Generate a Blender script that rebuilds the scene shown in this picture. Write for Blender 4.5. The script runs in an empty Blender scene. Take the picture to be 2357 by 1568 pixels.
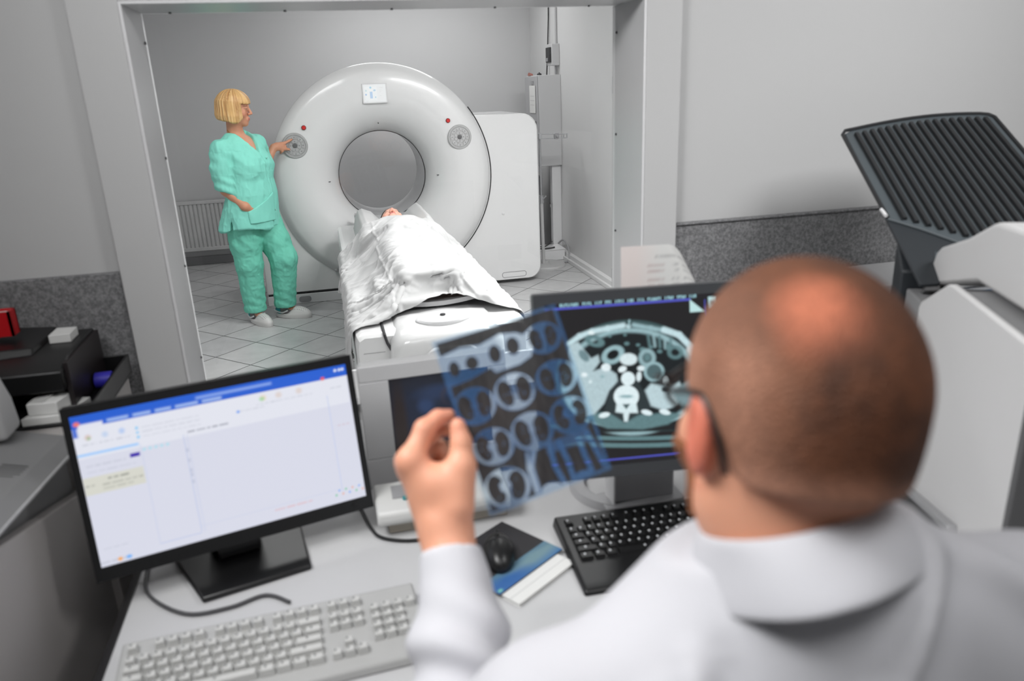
import bpy, bmesh, math, random
import numpy as np
from mathutils import Vector, Matrix
random.seed(7); RNG=np.random.default_rng(7)
scene=bpy.context.scene
COL=scene.collection
R_=math.radians
# ---------------------------------------------------------------- materials
def srgb(r,g,b):
    f=lambda c:(c/255/12.92) if c/255<=.04045 else ((c/255+.055)/1.055)**2.4
    return (f(r),f(g),f(b),1)
MATS={}
def mat(name,col,rough=.5,metal=0,var=.04,scale=8,bump=0,bscale=60,spec=.5,coat=0,emit=0,vcol=False,bdist=.002,sub=0):
    """procedural principled material: base colour broken up by noise, optional noise bump; vcol: colour from the mesh's 'Col' attribute"""
    if name in MATS: return MATS[name]
    m=bpy.data.materials.new(name); m.use_nodes=True; nt=m.node_tree; N=nt.nodes; L=nt.links
    b=N['Principled BSDF']
    b.inputs['Roughness'].default_value=rough; b.inputs['Metallic'].default_value=metal
    b.inputs['Specular IOR Level'].default_value=spec; b.inputs['Coat Weight'].default_value=coat
    if sub:
        b.inputs['Subsurface Weight'].default_value=sub; b.inputs['Subsurface Radius'].default_value=(.012,.005,.003); b.inputs['Subsurface Scale'].default_value=1
    tc=N.new('ShaderNodeTexCoord')
    nz=N.new('ShaderNodeTexNoise'); nz.inputs['Scale'].default_value=scale; nz.inputs['Detail'].default_value=3
    L.new(tc.outputs['Object'],nz.inputs['Vector'])
    mr=N.new('ShaderNodeMapRange'); mr.inputs['To Min'].default_value=1-var; mr.inputs['To Max'].default_value=1+var
    L.new(nz.outputs['Fac'],mr.inputs['Value'])
    mx=N.new('ShaderNodeMix'); mx.data_type='RGBA'; mx.blend_type='MULTIPLY'; mx.inputs['Factor'].default_value=1
    if vcol:
        at=N.new('ShaderNodeAttribute'); at.attribute_name='Col'; L.new(at.outputs['Color'],mx.inputs['A'])
    else: mx.inputs['A'].default_value=col
    cb=N.new('ShaderNodeCombineColor')
    for k in('Red','Green','Blue'): L.new(mr.outputs['Result'],cb.inputs[k])
    L.new(cb.outputs['Color'],mx.inputs['B'])
    
    if emit: b.inputs['Base Color'].default_value=(.01,.01,.01,1)
    else: L.new(mx.outputs['Result'],b.inputs['Base Color'])
    if emit:
        L.new(mx.outputs['Result'],b.inputs['Emission Color']); b.inputs['Emission Strength'].default_value=emit
    if bump:
        n2=N.new('ShaderNodeTexNoise'); n2.inputs['Scale'].default_value=bscale; n2.inputs['Detail'].default_value=2
        L.new(tc.outputs['Object'],n2.inputs['Vector'])
        bp=N.new('ShaderNodeBump'); bp.inputs['Strength'].default_value=bump; bp.inputs['Distance'].default_value=bdist
        L.new(n2.outputs['Fac'],bp.inputs['Height']); L.new(bp.outputs['Normal'],b.inputs['Normal'])
    MATS[name]=m; return m
# ---------------------------------------------------------------- mesh builder
class MB:
    def __init__(s): s.v=[]; s.f=[]; s.fm=[]
    def add(s,verts,faces,mi=0):
        o=len(s.v); s.v.extend(tuple(map(float,v)) for v in verts)
        for f in faces: s.f.append(tuple(i+o for i in f)); s.fm.append(mi)
        return s
    def box(s,x0,x1,y0,y1,z0,z1,mi=0):
        return s.add([(x0,y0,z0),(x1,y0,z0),(x1,y1,z0),(x0,y1,z0),(x0,y0,z1),(x1,y0,z1),(x1,y1,z1),(x0,y1,z1)],
            [(0,3,2,1),(4,5,6,7),(0,1,5,4),(1,2,6,5),(2,3,7,6),(3,0,4,7)],mi)
    def hexa(s,b,t,mi=0):   # four bottom, four top corners (counter-clockwise seen from the top)
        return s.add(list(b)+list(t),[(0,3,2,1),(4,5,6,7),(0,1,5,4),(1,2,6,5),(2,3,7,6),(3,0,4,7)],mi)
    def tube(s,path,r,n=10,mi=0,cap=True):
        P=[Vector(p) for p in path]; m=len(P); rr=r if hasattr(r,'__len__') else [r]*m
        up=None; rings=[]
        for i in range(m):
            t=(P[min(i+1,m-1)]-P[max(i-1,0)]).normalized()
            if up is None: up=Vector((0,0,1)) if abs(t.z)<.9 else Vector((1,0,0))
            a=t.cross(up).normalized(); b=a.cross(t).normalized(); up=b
            rings.append([P[i]+(a*math.cos(2*math.pi*k/n)+b*math.sin(2*math.pi*k/n))*rr[i] for k in range(n)])
        return s.loft(rings,cap=cap,mi=mi)
    def loft(s,rings,cap=True,closed=True,mi=0):
        n=len(rings[0]); vs=[p for r in rings for p in r]; fs=[]
        for i in range(len(rings)-1):
            for k in range(n if closed else n-1):
                k2=(k+1)%n; fs.append((i*n+k,i*n+k2,(i+1)*n+k2,(i+1)*n+k))
        if cap and closed:
            fs.append(tuple(reversed(range(n)))); fs.append(tuple((len(rings)-1)*n+k for k in range(n)))
        return s.add(vs,fs,mi)
    def lathe(s,prof,c=(0,0,0),axis='z',n=48,mi=0,cap=True):
        rings=[]
        for r,h in prof:
            ring=[]
            for k in range(n):
                a=2*math.pi*k/n; u,v=r*math.cos(a),r*math.sin(a)
                p={'z':(u,v,h),'y':(u,h,v),'x':(h,u,v)}[axis]
                ring.append((p[0]+c[0],p[1]+c[1],p[2]+c[2]))
            rings.append(ring)
        return s.loft(rings,cap=cap,mi=mi)
    def prism(s,poly,h0,h1,axis='y',mi=0):  # poly: 2-D points in the plane across the axis
        f={'y':lambda p,h:(p[0],h,p[1]),'x':lambda p,h:(h,p[0],p[1]),'z':lambda p,h:(p[0],p[1],h)}[axis]
        return s.loft([[f(p,h0) for p in poly],[f(p,h1) for p in poly]],mi=mi)
    def grid(s,P,mi=0):  # P: array (nu,nv,3)
        nu,nv=P.shape[:2]; o=len(s.v)
        s.v.extend(map(tuple,P.reshape(-1,3).astype(float)))
        for i in range(nu-1):
            for j in range(nv-1):
                s.f.append((o+i*nv+j,o+(i+1)*nv+j,o+(i+1)*nv+j+1,o+i*nv+j+1)); s.fm.append(mi)
        return s
    def xf(s,M,start=0):
        s.v[start:]=[tuple(M@Vector(v)) for v in s.v[start:]]; return s
def rrect(x0,x1,y0,y1,r,n=6):
    out=[]
    for cx,cy,a0 in((x1-r,y1-r,0),(x0+r,y1-r,90),(x0+r,y0+r,180),(x1-r,y0+r,270)):
        for k in range(n+1):
            a=R_(a0+90*k/n); out.append((cx+r*math.cos(a),cy+r*math.sin(a)))
    return out
def fin(o,smooth=True,angle=38,bevel=0,bseg=2,fix=True):
    me=o.data
    if fix:
        bm=bmesh.new(); bm.from_mesh(me); bmesh.ops.recalc_face_normals(bm,faces=bm.faces); bm.to_mesh(me); bm.free()
    if smooth:
        me.polygons.foreach_set('use_smooth',[True]*len(me.polygons))
        if angle<180: me.set_sharp_from_angle(angle=R_(angle))
    if bevel:
        b=o.modifiers.new('bevel','BEVEL'); b.width=bevel; b.segments=bseg; b.limit_method='ANGLE'; b.angle_limit=R_(35)
    return o
def obj(name,mb,mats,parent=None,bevel=0,smooth=True,angle=38,local=False,bseg=2):
    """one mesh object. With a parent the vertices, given in world space, are moved into the parent's space (local=True: already there)."""
    me=bpy.data.meshes.new(name)
    vs=mb.v
    if parent is not None and not local:
        Mi=world_of(parent).inverted(); vs=[tuple(Mi@Vector(v)) for v in vs]
    me.from_pydata(vs,[],mb.f); me.update()
    for m in (mats if isinstance(mats,(list,tuple)) else [mats]): me.materials.append(m)
    if len(me.materials)>1: me.polygons.foreach_set('material_index',mb.fm)
    o=bpy.data.objects.new(name,me); COL.objects.link(o)
    if parent is not None: o.parent=parent
    return fin(o,smooth,angle,bevel,bseg)
def world_of(o):
    M=o.matrix_basis.copy()
    while o.parent is not None: o=o.parent; M=o.matrix_basis@M
    return M
def tag(o,label,cat,group=None):
    o['label']=label; o['category']=cat
    if group: o['group']=group
    return o
def thing(name,label,cat,loc=(0,0,0),rot=(0,0,0),group=None):
    o=bpy.data.objects.new(name,None); COL.objects.link(o); o.location=loc; o.rotation_euler=rot; o.empty_display_size=.05
    return tag(o,label,cat,group)
def struct(name,mb,m,parent=None,bevel=0,**k):
    o=obj(name,mb,m,parent,bevel,**k)
    if parent is None: o['kind']='structure'
    return o
def arrobj(name,V,F,mats,parent=None,cols=None,smooth=True,fix=False,angle=180):
    me=bpy.data.meshes.new(name); V=np.asarray(V,np.float64)
    if parent is not None:
        M=np.array(world_of(parent).inverted()); V=V@M[:3,:3].T+M[:3,3]
    me.vertices.add(len(V)); me.vertices.foreach_set('co',V.astype(np.float32).ravel())
    F=np.asarray(F,np.int32); n=F.shape[1]
    me.loops.add(F.size); me.loops.foreach_set('vertex_index',F.ravel())
    me.polygons.add(len(F)); me.polygons.foreach_set('loop_start',np.arange(0,F.size,n,dtype=np.int32))
    me.update(calc_edges=True); me.validate()
    for m in (mats if isinstance(mats,(list,tuple)) else [mats]): me.materials.append(m)
    if cols is not None:
        a=me.color_attributes.new('Col','FLOAT_COLOR','POINT'); c=np.ones((len(V),4),np.float32); c[:,:cols.shape[1]]=cols; a.data.foreach_set('color',c.ravel())
    o=bpy.data.objects.new(name,me); COL.objects.link(o)
    if parent is not None: o.parent=parent
    return fin(o,smooth,angle,fix=fix)
# ---------------------------------------------------------------- signed-distance modelling (continuous organic surfaces)
class Fld:
    def __init__(s,X,Y,Z): s.X,s.Y,s.Z=X,Y,Z
def A3(*v): return np.array(v,np.float32)
def sph(P,c,r): return np.sqrt((P.X-c[0])**2+(P.Y-c[1])**2+(P.Z-c[2])**2)-r
def ell(P,c,r,M=None):
    x,y,z=P.X-c[0],P.Y-c[1],P.Z-c[2]
    if M is not None:
        x,y,z=(M[0][0]*x+M[1][0]*y+M[2][0]*z),(M[0][1]*x+M[1][1]*y+M[2][1]*z),(M[0][2]*x+M[1][2]*y+M[2][2]*z)
    k0=np.sqrt((x/r[0])**2+(y/r[1])**2+(z/r[2])**2); k1=np.sqrt((x/r[0]**2)**2+(y/r[1]**2)**2+(z/r[2]**2)**2)
    return k0*(k0-1)/np.maximum(k1,1e-6)
def cone(P,a,b,ra,rb):
    a=np.asarray(a,np.float32); b=np.asarray(b,np.float32); d=b-a; L=float(d@d)
    t=np.clip(((P.X-a[0])*d[0]+(P.Y-a[1])*d[1]+(P.Z-a[2])*d[2])/L,0,1)
    return np.sqrt((P.X-a[0]-t*d[0])**2+(P.Y-a[1]-t*d[1])**2+(P.Z-a[2]-t*d[2])**2)-(ra+(rb-ra)*t)
def chain(P,pts,rs,k=.01):
    d=None
    for i in range(len(pts)-1):
        c=cone(P,pts[i],pts[i+1],rs[i],rs[i+1]); d=c if d is None else smin(d,c,k)
    return d
def smin(a,b,k):
    h=np.clip(.5+.5*(b-a)/k,0,1); return b+(a-b)*h-k*h*(1-h)
def smax(a,b,k): return -smin(-a,-b,k)
def local(P,o,M):
    """P in the frame whose axes are the columns of M, origin o"""
    x,y,z=P.X-o[0],P.Y-o[1],P.Z-o[2]
    return Fld(M[0][0]*x+M[1][0]*y+M[2][0]*z,M[0][1]*x+M[1][1]*y+M[2][1]*z,M[0][2]*x+M[1][2]*y+M[2][2]*z)
def polymesh(fn,lo,hi,h,smooth=1):
    """surface nets of fn(P)<0"""
    ax=[np.arange(lo[i],hi[i]+h,h,dtype=np.float32) for i in range(3)]
    X,Y,Z=np.meshgrid(*ax,indexing='ij'); D=fn(Fld(X,Y,Z)).astype(np.float32)
    s=D<0; nx,ny,nz=D.shape
    cnt=np.zeros((nx-1,ny-1,nz-1),np.int8)
    for i in(0,1):
        for j in(0,1):
            for k in(0,1): cnt+=s[i:nx-1+i,j:ny-1+j,k:nz-1+k]
    act=(cnt>0)&(cnt<8); idx=-np.ones(act.shape,np.int64); I=np.argwhere(act); idx[act]=np.arange(len(I))
    acc=np.zeros((len(I),3)); num=np.zeros(len(I))
    corners=[(i,j,k) for i in(0,1) for j in(0,1) for k in(0,1)]
    val={c:D[I[:,0]+c[0],I[:,1]+c[1],I[:,2]+c[2]] for c in corners}
    for c in corners:
        for a in range(3):
            if c[a]==0:
                e=list(c); e[a]=1; e=tuple(e); d0,d1=val[c],val[e]; m=(d0<0)!=(d1<0)
                t=np.where(m,d0/np.where(m,d0-d1,1),0)
                p=np.tile(np.array(c,float),(len(I),1)); p[:,a]=t
                acc[m]+=p[m]; num[m]+=1
    V=np.array(lo)+(I+acc/num[:,None])*h
    F=[]
    for a in range(3):
        b,c=(a+1)%3,(a+2)%3
        s0=[slice(None)]*3; s1=[slice(None)]*3
        s0[a]=slice(0,-1); s1[a]=slice(1,None)
        ch=s[tuple(s0)]!=s[tuple(s1)]
        E=np.argwhere(ch); E=E[(E[:,b]>0)&(E[:,c]>0)]
        E=E[(E[:,b]<D.shape[b]-1)&(E[:,c]<D.shape[c]-1)]
        if not len(E): continue
        def g(db,dc):
            q=E.copy(); q[:,b]-=db; q[:,c]-=dc; return idx[q[:,0],q[:,1],q[:,2]]
        q=np.stack([g(1,1),g(0,1),g(0,0),g(1,0)],1)
        inside=s[E[:,0],E[:,1],E[:,2]]; q[~inside]=q[~inside][:,::-1]
        F.append(q)
    F=np.concatenate(F); F=F[(F>=0).all(1)]
    for _ in range(smooth): V=V+.5*(lapl(V,F)-V)
    return V,F
def lapl(V,F):
    acc=np.zeros_like(V); n=np.zeros(len(V))
    for a,b in((0,1),(1,2),(2,3),(3,0)):
        np.add.at(acc,F[:,a],V[F[:,b]]); np.add.at(acc,F[:,b],V[F[:,a]]); np.add.at(n,F[:,a],1); np.add.at(n,F[:,b],1)
    return acc/np.maximum(n,1)[:,None]
def vnorm(V,F):
    n=np.cross(V[F[:,2]]-V[F[:,0]],V[F[:,3]]-V[F[:,1]]); N=np.zeros_like(V)
    for k in range(4): np.add.at(N,F[:,k],n)
    return N/np.maximum(np.linalg.norm(N,axis=1,keepdims=True),1e-9)
def vnoise(p,seed=0):
    """smooth lattice noise in 0..1 at the points p (N,3)"""
    p=np.asarray(p,float); i=np.floor(p).astype(np.int64); f=p-i; f=f*f*(3-2*f); out=0
    for a in(0,1):
        for b in(0,1):
            for c in(0,1):
                h=((i[:,0]+a)*374761393+(i[:,1]+b)*668265263+(i[:,2]+c)*2147483647+seed*974634733)&0xffffffff
                h=((h^(h>>13))*1274126177)&0xffffffff; h=(h^(h>>16))&0xffff
                w=(f[:,0] if a else 1-f[:,0])*(f[:,1] if b else 1-f[:,1])*(f[:,2] if c else 1-f[:,2])
                out=out+w*h/65535.
    return out
def frame(fwd,up=(0,0,1)):
    """columns forward, left, up"""
    f=Vector(fwd).normalized(); l=Vector(up).cross(f).normalized(); u=f.cross(l)
    return [[f[i],l[i],u[i]] for i in range(3)]
def lerpc(a,b,t): return a[None,:]*(1-t[:,None])+b[None,:]*t[:,None]
# ================================================================ camera
cam=bpy.data.cameras.new('camera'); camo=bpy.data.objects.new('camera',cam); COL.objects.link(camo)
Rc=Vector((.97022,-.23925,-.03743)); Fc=Vector((.21491,.92350,-.31769)); Dc=Rc.cross(Fc)*-1
Rc=Fc.cross(Vector((0,0,1))).normalized(); Uc=Rc.cross(Fc).normalized()
roll=R_(2.2617)
xr=Rc*math.cos(roll)-Uc*math.sin(roll); yu=Rc*math.sin(roll)+Uc*math.cos(roll)
camo.matrix_world=Matrix(((xr.x,yu.x,-Fc.x,0),(xr.y,yu.y,-Fc.y,0),(xr.z,yu.z,-Fc.z,1.6),(0,0,0,1)))
cam.sensor_width=36; cam.lens=26.7134; cam.clip_start=.05; cam.clip_end=60
cam.dof.use_dof=True; cam.dof.focus_distance=5.6; cam.dof.aperture_fstop=3.2; cam.dof.aperture_blades=9
scene.camera=camo
cy=scene.cycles; cy.max_bounces=6; cy.diffuse_bounces=3; cy.glossy_bounces=3; cy.transmission_bounces=4; cy.transparent_max_bounces=10; cy.adaptive_threshold=.07; cy.caustics_reflective=False; cy.caustics_refractive=False; cy.sample_clamp_indirect=4
scene.view_settings.view_transform='Standard'; scene.view_settings.look='None'
# ================================================================ room shell
M_wall=mat('painted_plaster',srgb(196,196,196),.75,var=.03,scale=2,bump=.15,bscale=220,bdist=.001)
M_wallb=mat('back_wall_paint',srgb(204,204,205),.7,var=.03,scale=1.3,bump=.1,bscale=200,bdist=.001)
M_white=mat('white_gloss_panel',srgb(222,222,222),.35,var=.015,scale=3)
M_frame=mat('white_window_frame',srgb(225,225,226),.3,var=.02)
M_ceil=mat('ceiling_paint',srgb(225,225,225),.8)
M_screw=mat('dark_screw',srgb(70,70,72),.4,.6)
def tile_mat():
    m=bpy.data.materials.new('floor_tiles'); m.use_nodes=True; nt=m.node_tree; N=nt.nodes; L=nt.links; b=N['Principled BSDF']
    tc=N.new('ShaderNodeTexCoord'); mp=N.new('ShaderNodeMapping'); mp.inputs['Rotation'].default_value=(0,0,R_(45)); mp.inputs['Location'].default_value=(.11,.05,0)
    L.new(tc.outputs['Object'],mp.inputs['Vector'])
    br=N.new('ShaderNodeTexBrick'); br.offset=0; br.inputs['Scale'].default_value=1; br.inputs['Brick Width'].default_value=.333; br.inputs['Row Height'].default_value=.333
    br.inputs['Mortar Size'].default_value=.0045; br.inputs['Mortar Smooth'].default_value=.2
    br.inputs['Color1'].default_value=srgb(196,196,196); br.inputs['Color2'].default_value=srgb(186,186,187); br.inputs['Mortar'].default_value=srgb(92,92,92)
    L.new(mp.outputs['Vector'],br.inputs['Vector'])
    nz=N.new('ShaderNodeTexNoise'); nz.inputs['Scale'].default_value=9; nz.inputs['Detail'].default_value=5; L.new(tc.outputs['Object'],nz.inputs['Vector'])
    mx=N.new('ShaderNodeMix'); mx.data_type='RGBA'; mx.blend_type='SOFT_LIGHT'; mx.inputs['Factor'].default_value=.35
    L.new(br.outputs['Color'],mx.inputs['A']); L.new(nz.outputs['Fac'],mx.inputs['B']); L.new(mx.outputs['Result'],b.inputs['Base Color'])
    b.inputs['Roughness'].default_value=.35
    bp=N.new('ShaderNodeBump'); bp.inputs['Strength'].default_value=.4; bp.inputs['Distance'].default_value=.002; bp.invert=True
    L.new(br.outputs['Fac'],bp.inputs['Height']); L.new(bp.outputs['Normal'],b.inputs['Normal'])
    return m
M_tile=tile_mat()
def speckle_mat():
    m=bpy.data.materials.new('speckled_laminate'); m.use_nodes=True; nt=m.node_tree; N=nt.nodes; L=nt.links; b=N['Principled BSDF']
    tc=N.new('ShaderNodeTexCoord'); nz=N.new('ShaderNodeTexNoise'); nz.inputs['Scale'].default_value=110; nz.inputs['Detail'].default_value=4; nz.inputs['Roughness'].default_value=.8
    L.new(tc.outputs['Object'],nz.inputs['Vector'])
    cr=N.new('ShaderNodeValToRGB'); cr.color_ramp.elements[0].position=.38; cr.color_ramp.elements[0].color=srgb(98,98,100); cr.color_ramp.elements[1].position=.66; cr.color_ramp.elements[1].color=srgb(150,150,151)
    L.new(nz.outputs['Fac'],cr.inputs['Fac']); L.new(cr.outputs['Color'],b.inputs['Base Color']); b.inputs['Roughness'].default_value=.55
    return m
M_speck=speckle_mat()
# scanner-room and control-room floor, ceiling
struct('floor',MB().box(-2.7,2.9,-1.7,8.3,-.08,0),M_tile,smooth=False)
struct('ceiling',MB().box(-2.7,2.9,-1.7,8.3,2.75,2.83),M_ceil,smooth=False)
struct('wall_back',MB().box(-1.75,2.3,8.1,8.3,0,2.75),M_wallb,smooth=False)
struct('wall_left',MB().box(-1.9,-1.72,2.25,8.1,0,2.75),M_wallb,smooth=False)
M_wr=mat('right_wall_gloss',srgb(214,214,214),.4,var=.02,scale=2)
struct('wall_right',MB().box(2.2,2.4,2.25,8.1,0,2.75),M_wr,smooth=False)
M_base=mat('grey_base_tile',srgb(128,128,130),.4)
struct('baseboard_back',MB().box(-1.72,2.2,8.085,8.1,0,.085),M_base,bevel=.003)
struct('baseboard_right',MB().box(2.155,2.2,2.3,7.0,0,.07).box(2.13,2.155,2.3,7.0,0,.035),M_white,bevel=.004)
# the wall between the two rooms, with the viewing-window opening
wf=MB().box(-2.7,-.515,2.03,2.25,0,2.75).box(.963,2.9,2.03,2.25,0,2.75).box(-.515,.963,2.02,2.25,1.95,2.75).box(-.515,.963,2.03,2.25,0,.78)
struct('wall_front',wf,M_wall,smooth=False)
struct('trim_1',MB().box(-.515,-.407,2.0,2.25,.78,1.95),M_wall,bevel=.003)
struct('trim_2',MB().box(.861,.963,2.0,2.25,.78,1.95),M_wall,bevel=.003)
struct('trim_3',MB().box(-.407,.861,2.0,2.25,1.812,1.95),M_frame,bevel=.002)
struct('trim_4',MB().box(-2.65,-.518,2.012,2.03,.72,1.2),M_speck,bevel=.002)
struct('trim_5',MB().box(.966,2.85,2.012,2.03,.72,1.2).box(.966,2.85,2.005,2.03,1.2,1.206),M_speck,bevel=.002)
win=bpy.data.objects.new('window_1',None); COL.objects.link(win); win.location=(.227,2.2,.78); win['kind']='structure'
fr=MB().box(-.407,-.400,2.0,2.225,.78,1.812).box(.854,.861,2.0,2.225,.78,1.812).box(-.400,.854,2.0,2.225,1.805,1.812).box(-.400,.854,1.99,2.225,.78,.80)
obj('window_frame',fr,M_frame,win,bevel=.0015)
def glass_mat():
    m=bpy.data.materials.new('lead_glass'); m.use_nodes=True; nt=m.node_tree; N=nt.nodes; L=nt.links
    N.remove(N['Principled BSDF']); out=N['Material Output']
    t=N.new('ShaderNodeBsdfTransparent'); t.inputs['Color'].default_value=(.985,.99,.985,1)
    g=N.new('ShaderNodeBsdfGlossy'); g.inputs['Roughness'].default_value=.0; g.inputs['Color'].default_value=(.9,.9,.9,1)
    fz=N.new('ShaderNodeFresnel'); fz.inputs['IOR'].default_value=1.45
    mx=N.new('ShaderNodeMixShader'); L.new(fz.outputs['Fac'],mx.inputs['Fac']); L.new(t.outputs[0],mx.inputs[1]); L.new(g.outputs[0],mx.inputs[2]); L.new(mx.outputs[0],out.inputs['Surface'])
    return m
M_glass=glass_mat()
obj('pane',MB().add([(-.400,2.21,.80),(.854,2.21,.80),(.854,2.21,1.805),(-.400,2.21,1.805)],[(0,1,2,3)]),M_glass,win,smooth=False)
def screw(p,ax):
    mb=MB(); n=Vector(ax); c=Vector(p); mb.tube([c,c+n*.003],.0035,8)
    obj('screw',mb,M_screw,win)
for z in (1.735,1.454,1.166,.9): screw((-.400,2.196,z),(1,0,0))
for z in (1.733,1.452,1.164): screw((.854,2.196,z),(-1,0,0))
for x in (-.33,-.053,.22,.5,.77): screw((x,2.196,1.805),(0,0,-1))
# control-room sides and rear (behind the camera)
struct('wall_side_left',MB().box(-2.85,-2.7,-1.7,2.25,0,2.75),M_wall,smooth=False)
struct('wall_side_right',MB().box(2.9,3.05,-1.7,8.3,0,2.75),M_wall,smooth=False)
struct('wall_rear',MB().box(-2.7,2.9,-1.85,-1.7,0,2.75),M_wall,smooth=False)
# ================================================================ light
def area(name,loc,rot,size,power,col=(1,1,1),sy=None):
    l=bpy.data.lights.new(name,'AREA'); l.energy=power; l.color=col; l.size=size
    if sy: l.shape='RECTANGLE'; l.size_y=sy
    o=bpy.data.objects.new(name,l); COL.objects.link(o); o.location=loc; o.rotation_euler=rot; return o
area('scan_ceiling_and_fill',(1.6,3.4,2.72),(0,0,0),1.2,88,sy=.6)
area('scan_ceiling_and_fill',(-.6,4.4,2.72),(0,0,0),1.0,18,sy=.6)  # fill lamp added to lift the gantry front, not a real fixture
area('scan_ceiling_and_fill',(.9,7.1,2.72),(0,0,0),1.6,20,sy=.5)
def aimed(name,loc,to,size,power,spread,sy=None):
    o=area(name,loc,(0,0,0),size,power,sy=sy); o.rotation_euler=(Vector(to)-Vector(loc)).to_track_quat('-Z','Y').to_euler(); o.data.spread=R_(spread); return o
aimed('control_key_light',(-.9,.95,2.5),(.35,.55,1.1),.7,7.5,95)
aimed('control_wall_fill',(1.7,.5,2.6),(1.5,2.0,1.3),.8,17,130)  # aimed fill added to brighten the right part of the front wall
aimed('control_reveal_fill',(-.75,.6,2.6),(.86,2.1,1.2),.6,9,100)  # added fill, aimed at the right window reveal to lighten it
area('control_ceiling_light',(.1,-.2,2.72),(0,0,0),1.2,14,sy=.6)
w=bpy.data.worlds.new('room_ambience'); scene.world=w; w.use_nodes=True
w.node_tree.nodes['Background'].inputs['Color'].default_value=(.8,.8,.82,1); w.node_tree.nodes['Background'].inputs['Strength'].default_value=.5
# ================================================================ CT scanner gantry
M_shell=mat('white_scanner_shell',srgb(226,226,226),.22,var=.008,scale=2,coat=.3)
M_shell2=mat('scanner_shell_matte',srgb(220,220,221),.4,var=.01)
M_seam=mat('dark_seam',srgb(30,30,32),.5)
M_greyp=mat('grey_plastic',srgb(150,150,152),.4)
M_lgrey=mat('light_grey_plastic',srgb(184,184,185),.4)
M_bore=mat('bore_liner',srgb(205,205,206),.18,var=.02)
CX,CZ=.455,.955; BX=.446
g=thing('ct_scanner','large white CT scanner gantry with round bore and slab-shaped rear housing','medical scanner',(.455,6.6,0))
# rear slab (stepped on the left behind the ring)
def slab_poly():
    pts=[]
    pts+=[(-.55,.09)]
    pts+=[(-.55,.80)]+[(-.55+.10*(1-math.cos(R_(a))),.80+.10*math.sin(R_(a))) for a in range(10,91,20)]
    pts+=[(-.2,1.35),(.0,1.55),(.455,1.70),(.9,1.50),(1.0,1.39)]
    pts+=[(1.58+.135*math.sin(R_(a)),1.255+.135*math.cos(R_(a))) for a in range(0,91,15)]
    pts+=[(1.61+.105*math.cos(R_(a)),.135-.105*math.sin(R_(a))) for a in range(0,91,15)]
    pts+=[(1.2,.03),(1.2,.09)]
    return pts
def hole_ring(poly,c,r,y0,y1,mb):
    """prism of a polygon with a round hole"""
    P=[]; n=96
    bm=bmesh.new()
    return
def slab():
    # star-shaped about the bore: radial strips between the bore circle and the outline
    poly=slab_poly(); n=180; C=(CX,CZ)
    def outline(a):
        d=(math.cos(a),math.sin(a)); best=0
        for i in range(len(poly)):
            p,q=poly[i],poly[(i+1)%len(poly)]
            ex,ey=q[0]-p[0],q[1]-p[1]; den=d[0]*ey-d[1]*ex
            if abs(den)<1e-9: continue
            t=((p[0]-C[0])*ey-(p[1]-C[1])*ex)/den; u=((p[0]-C[0])*d[1]-(p[1]-C[1])*d[0])/den
            if t>0 and -1e-6<=u<=1+1e-6: best=max(best,t)
        return best
    rings=[]; angs=sorted([2*math.pi*k/n for k in range(n)]+[math.atan2(p[1]-C[1],p[0]-C[0])%(2*math.pi) for p in poly])
    for (y,s) in ((6.165,0),(6.15,.012),(6.15,'in'),(6.9,'out'),(6.9,.012),(6.885,0)):
        ring=[]
        for a in angs:
            r={'in':.62,'out':.364}[s] if isinstance(s,str) else outline(a)-s
            ring.append((C[0]+r*math.cos(a),y,C[1]+r*math.sin(a)))
        rings.append(ring)
    mb=MB(); mb.loft(rings+[rings[0]],cap=False); return mb
obj('rear_housing',slab(),M_shell,g,angle=30)
# plinth with its seam and pull recesses
obj('plinth',MB().prism(rrect(-.55,1.2,.0,.078,.01),6.15,6.85,'y'),M_shell2,g,bevel=.004)
obj('seam',MB().box(-.54,1.2,6.156,6.8,.076,.092),M_seam,g)
obj('pull_recess',MB().prism(rrect(-.31,-.215,.012,.058,.02),6.146,6.16,'y'),M_greyp,g)
rc=MB(); pr=rrect(1.37,1.58,.055,.10,.02); rc.tube([(x,6.149,z) for x,z in pr]+[(pr[0][0],6.149,pr[0][1])],.0025,6)
obj('pull_recess',rc,M_greyp,g)
# front ring
R0=.852
prof=[(R0,6.32),(R0,6.165),(R0-.006,6.15),(R0-.03,6.118),(R0-.055,6.095),(R0-.075,6.085),(R0-.12,6.077),(.70,6.072)]+[(.67-.322*math.sin(R_(q)),6.371-.302*math.cos(R_(q))) for q in range(3,91,5)]+[(.3478,6.372)]
obj('front_ring',MB().lathe(prof,(CX,0,CZ),'y',160,cap=False),M_shell,g,angle=60)
gapm=MB(); gapm.tube([(CX+(R0+.003)*math.cos(R_(q)),6.149,CZ+(R0+.003)*math.sin(R_(q))) for q in range(-64,37,2)],.0045,6); obj('ring_gap',gapm,M_seam,g)
obj('bore_seam',MB().lathe([(.347,6.352),(.3445,6.352),(.3445,6.368),(.347,6.368)],(CX,0,CZ),'y',120,cap=False),M_seam,g)
obj('bore_tube',MB().lathe([(.3455,6.366),(.3455,6.92),(.362,6.92),(.362,6.366)],(CX,0,CZ),'y',120,cap=False),M_bore,g)
for s in(-1,1):
    obj('alignment_mark',MB().box(CX+s*.425-.008,CX+s*.425+.008,6.165,6.19,CZ-.012,CZ-.008),M_seam,g)
obj('alignment_mark',MB().lathe([(.004,6.17),(.004,6.19)],(CX-.01,0,CZ+.41),'y',10),M_seam,g)
obj('bumper_bolt',MB().lathe([(.012,6.14),(.012,6.11),(.006,6.106)],(CX-.45,0,CZ-.70),'y',14),M_lgrey,g)
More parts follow.
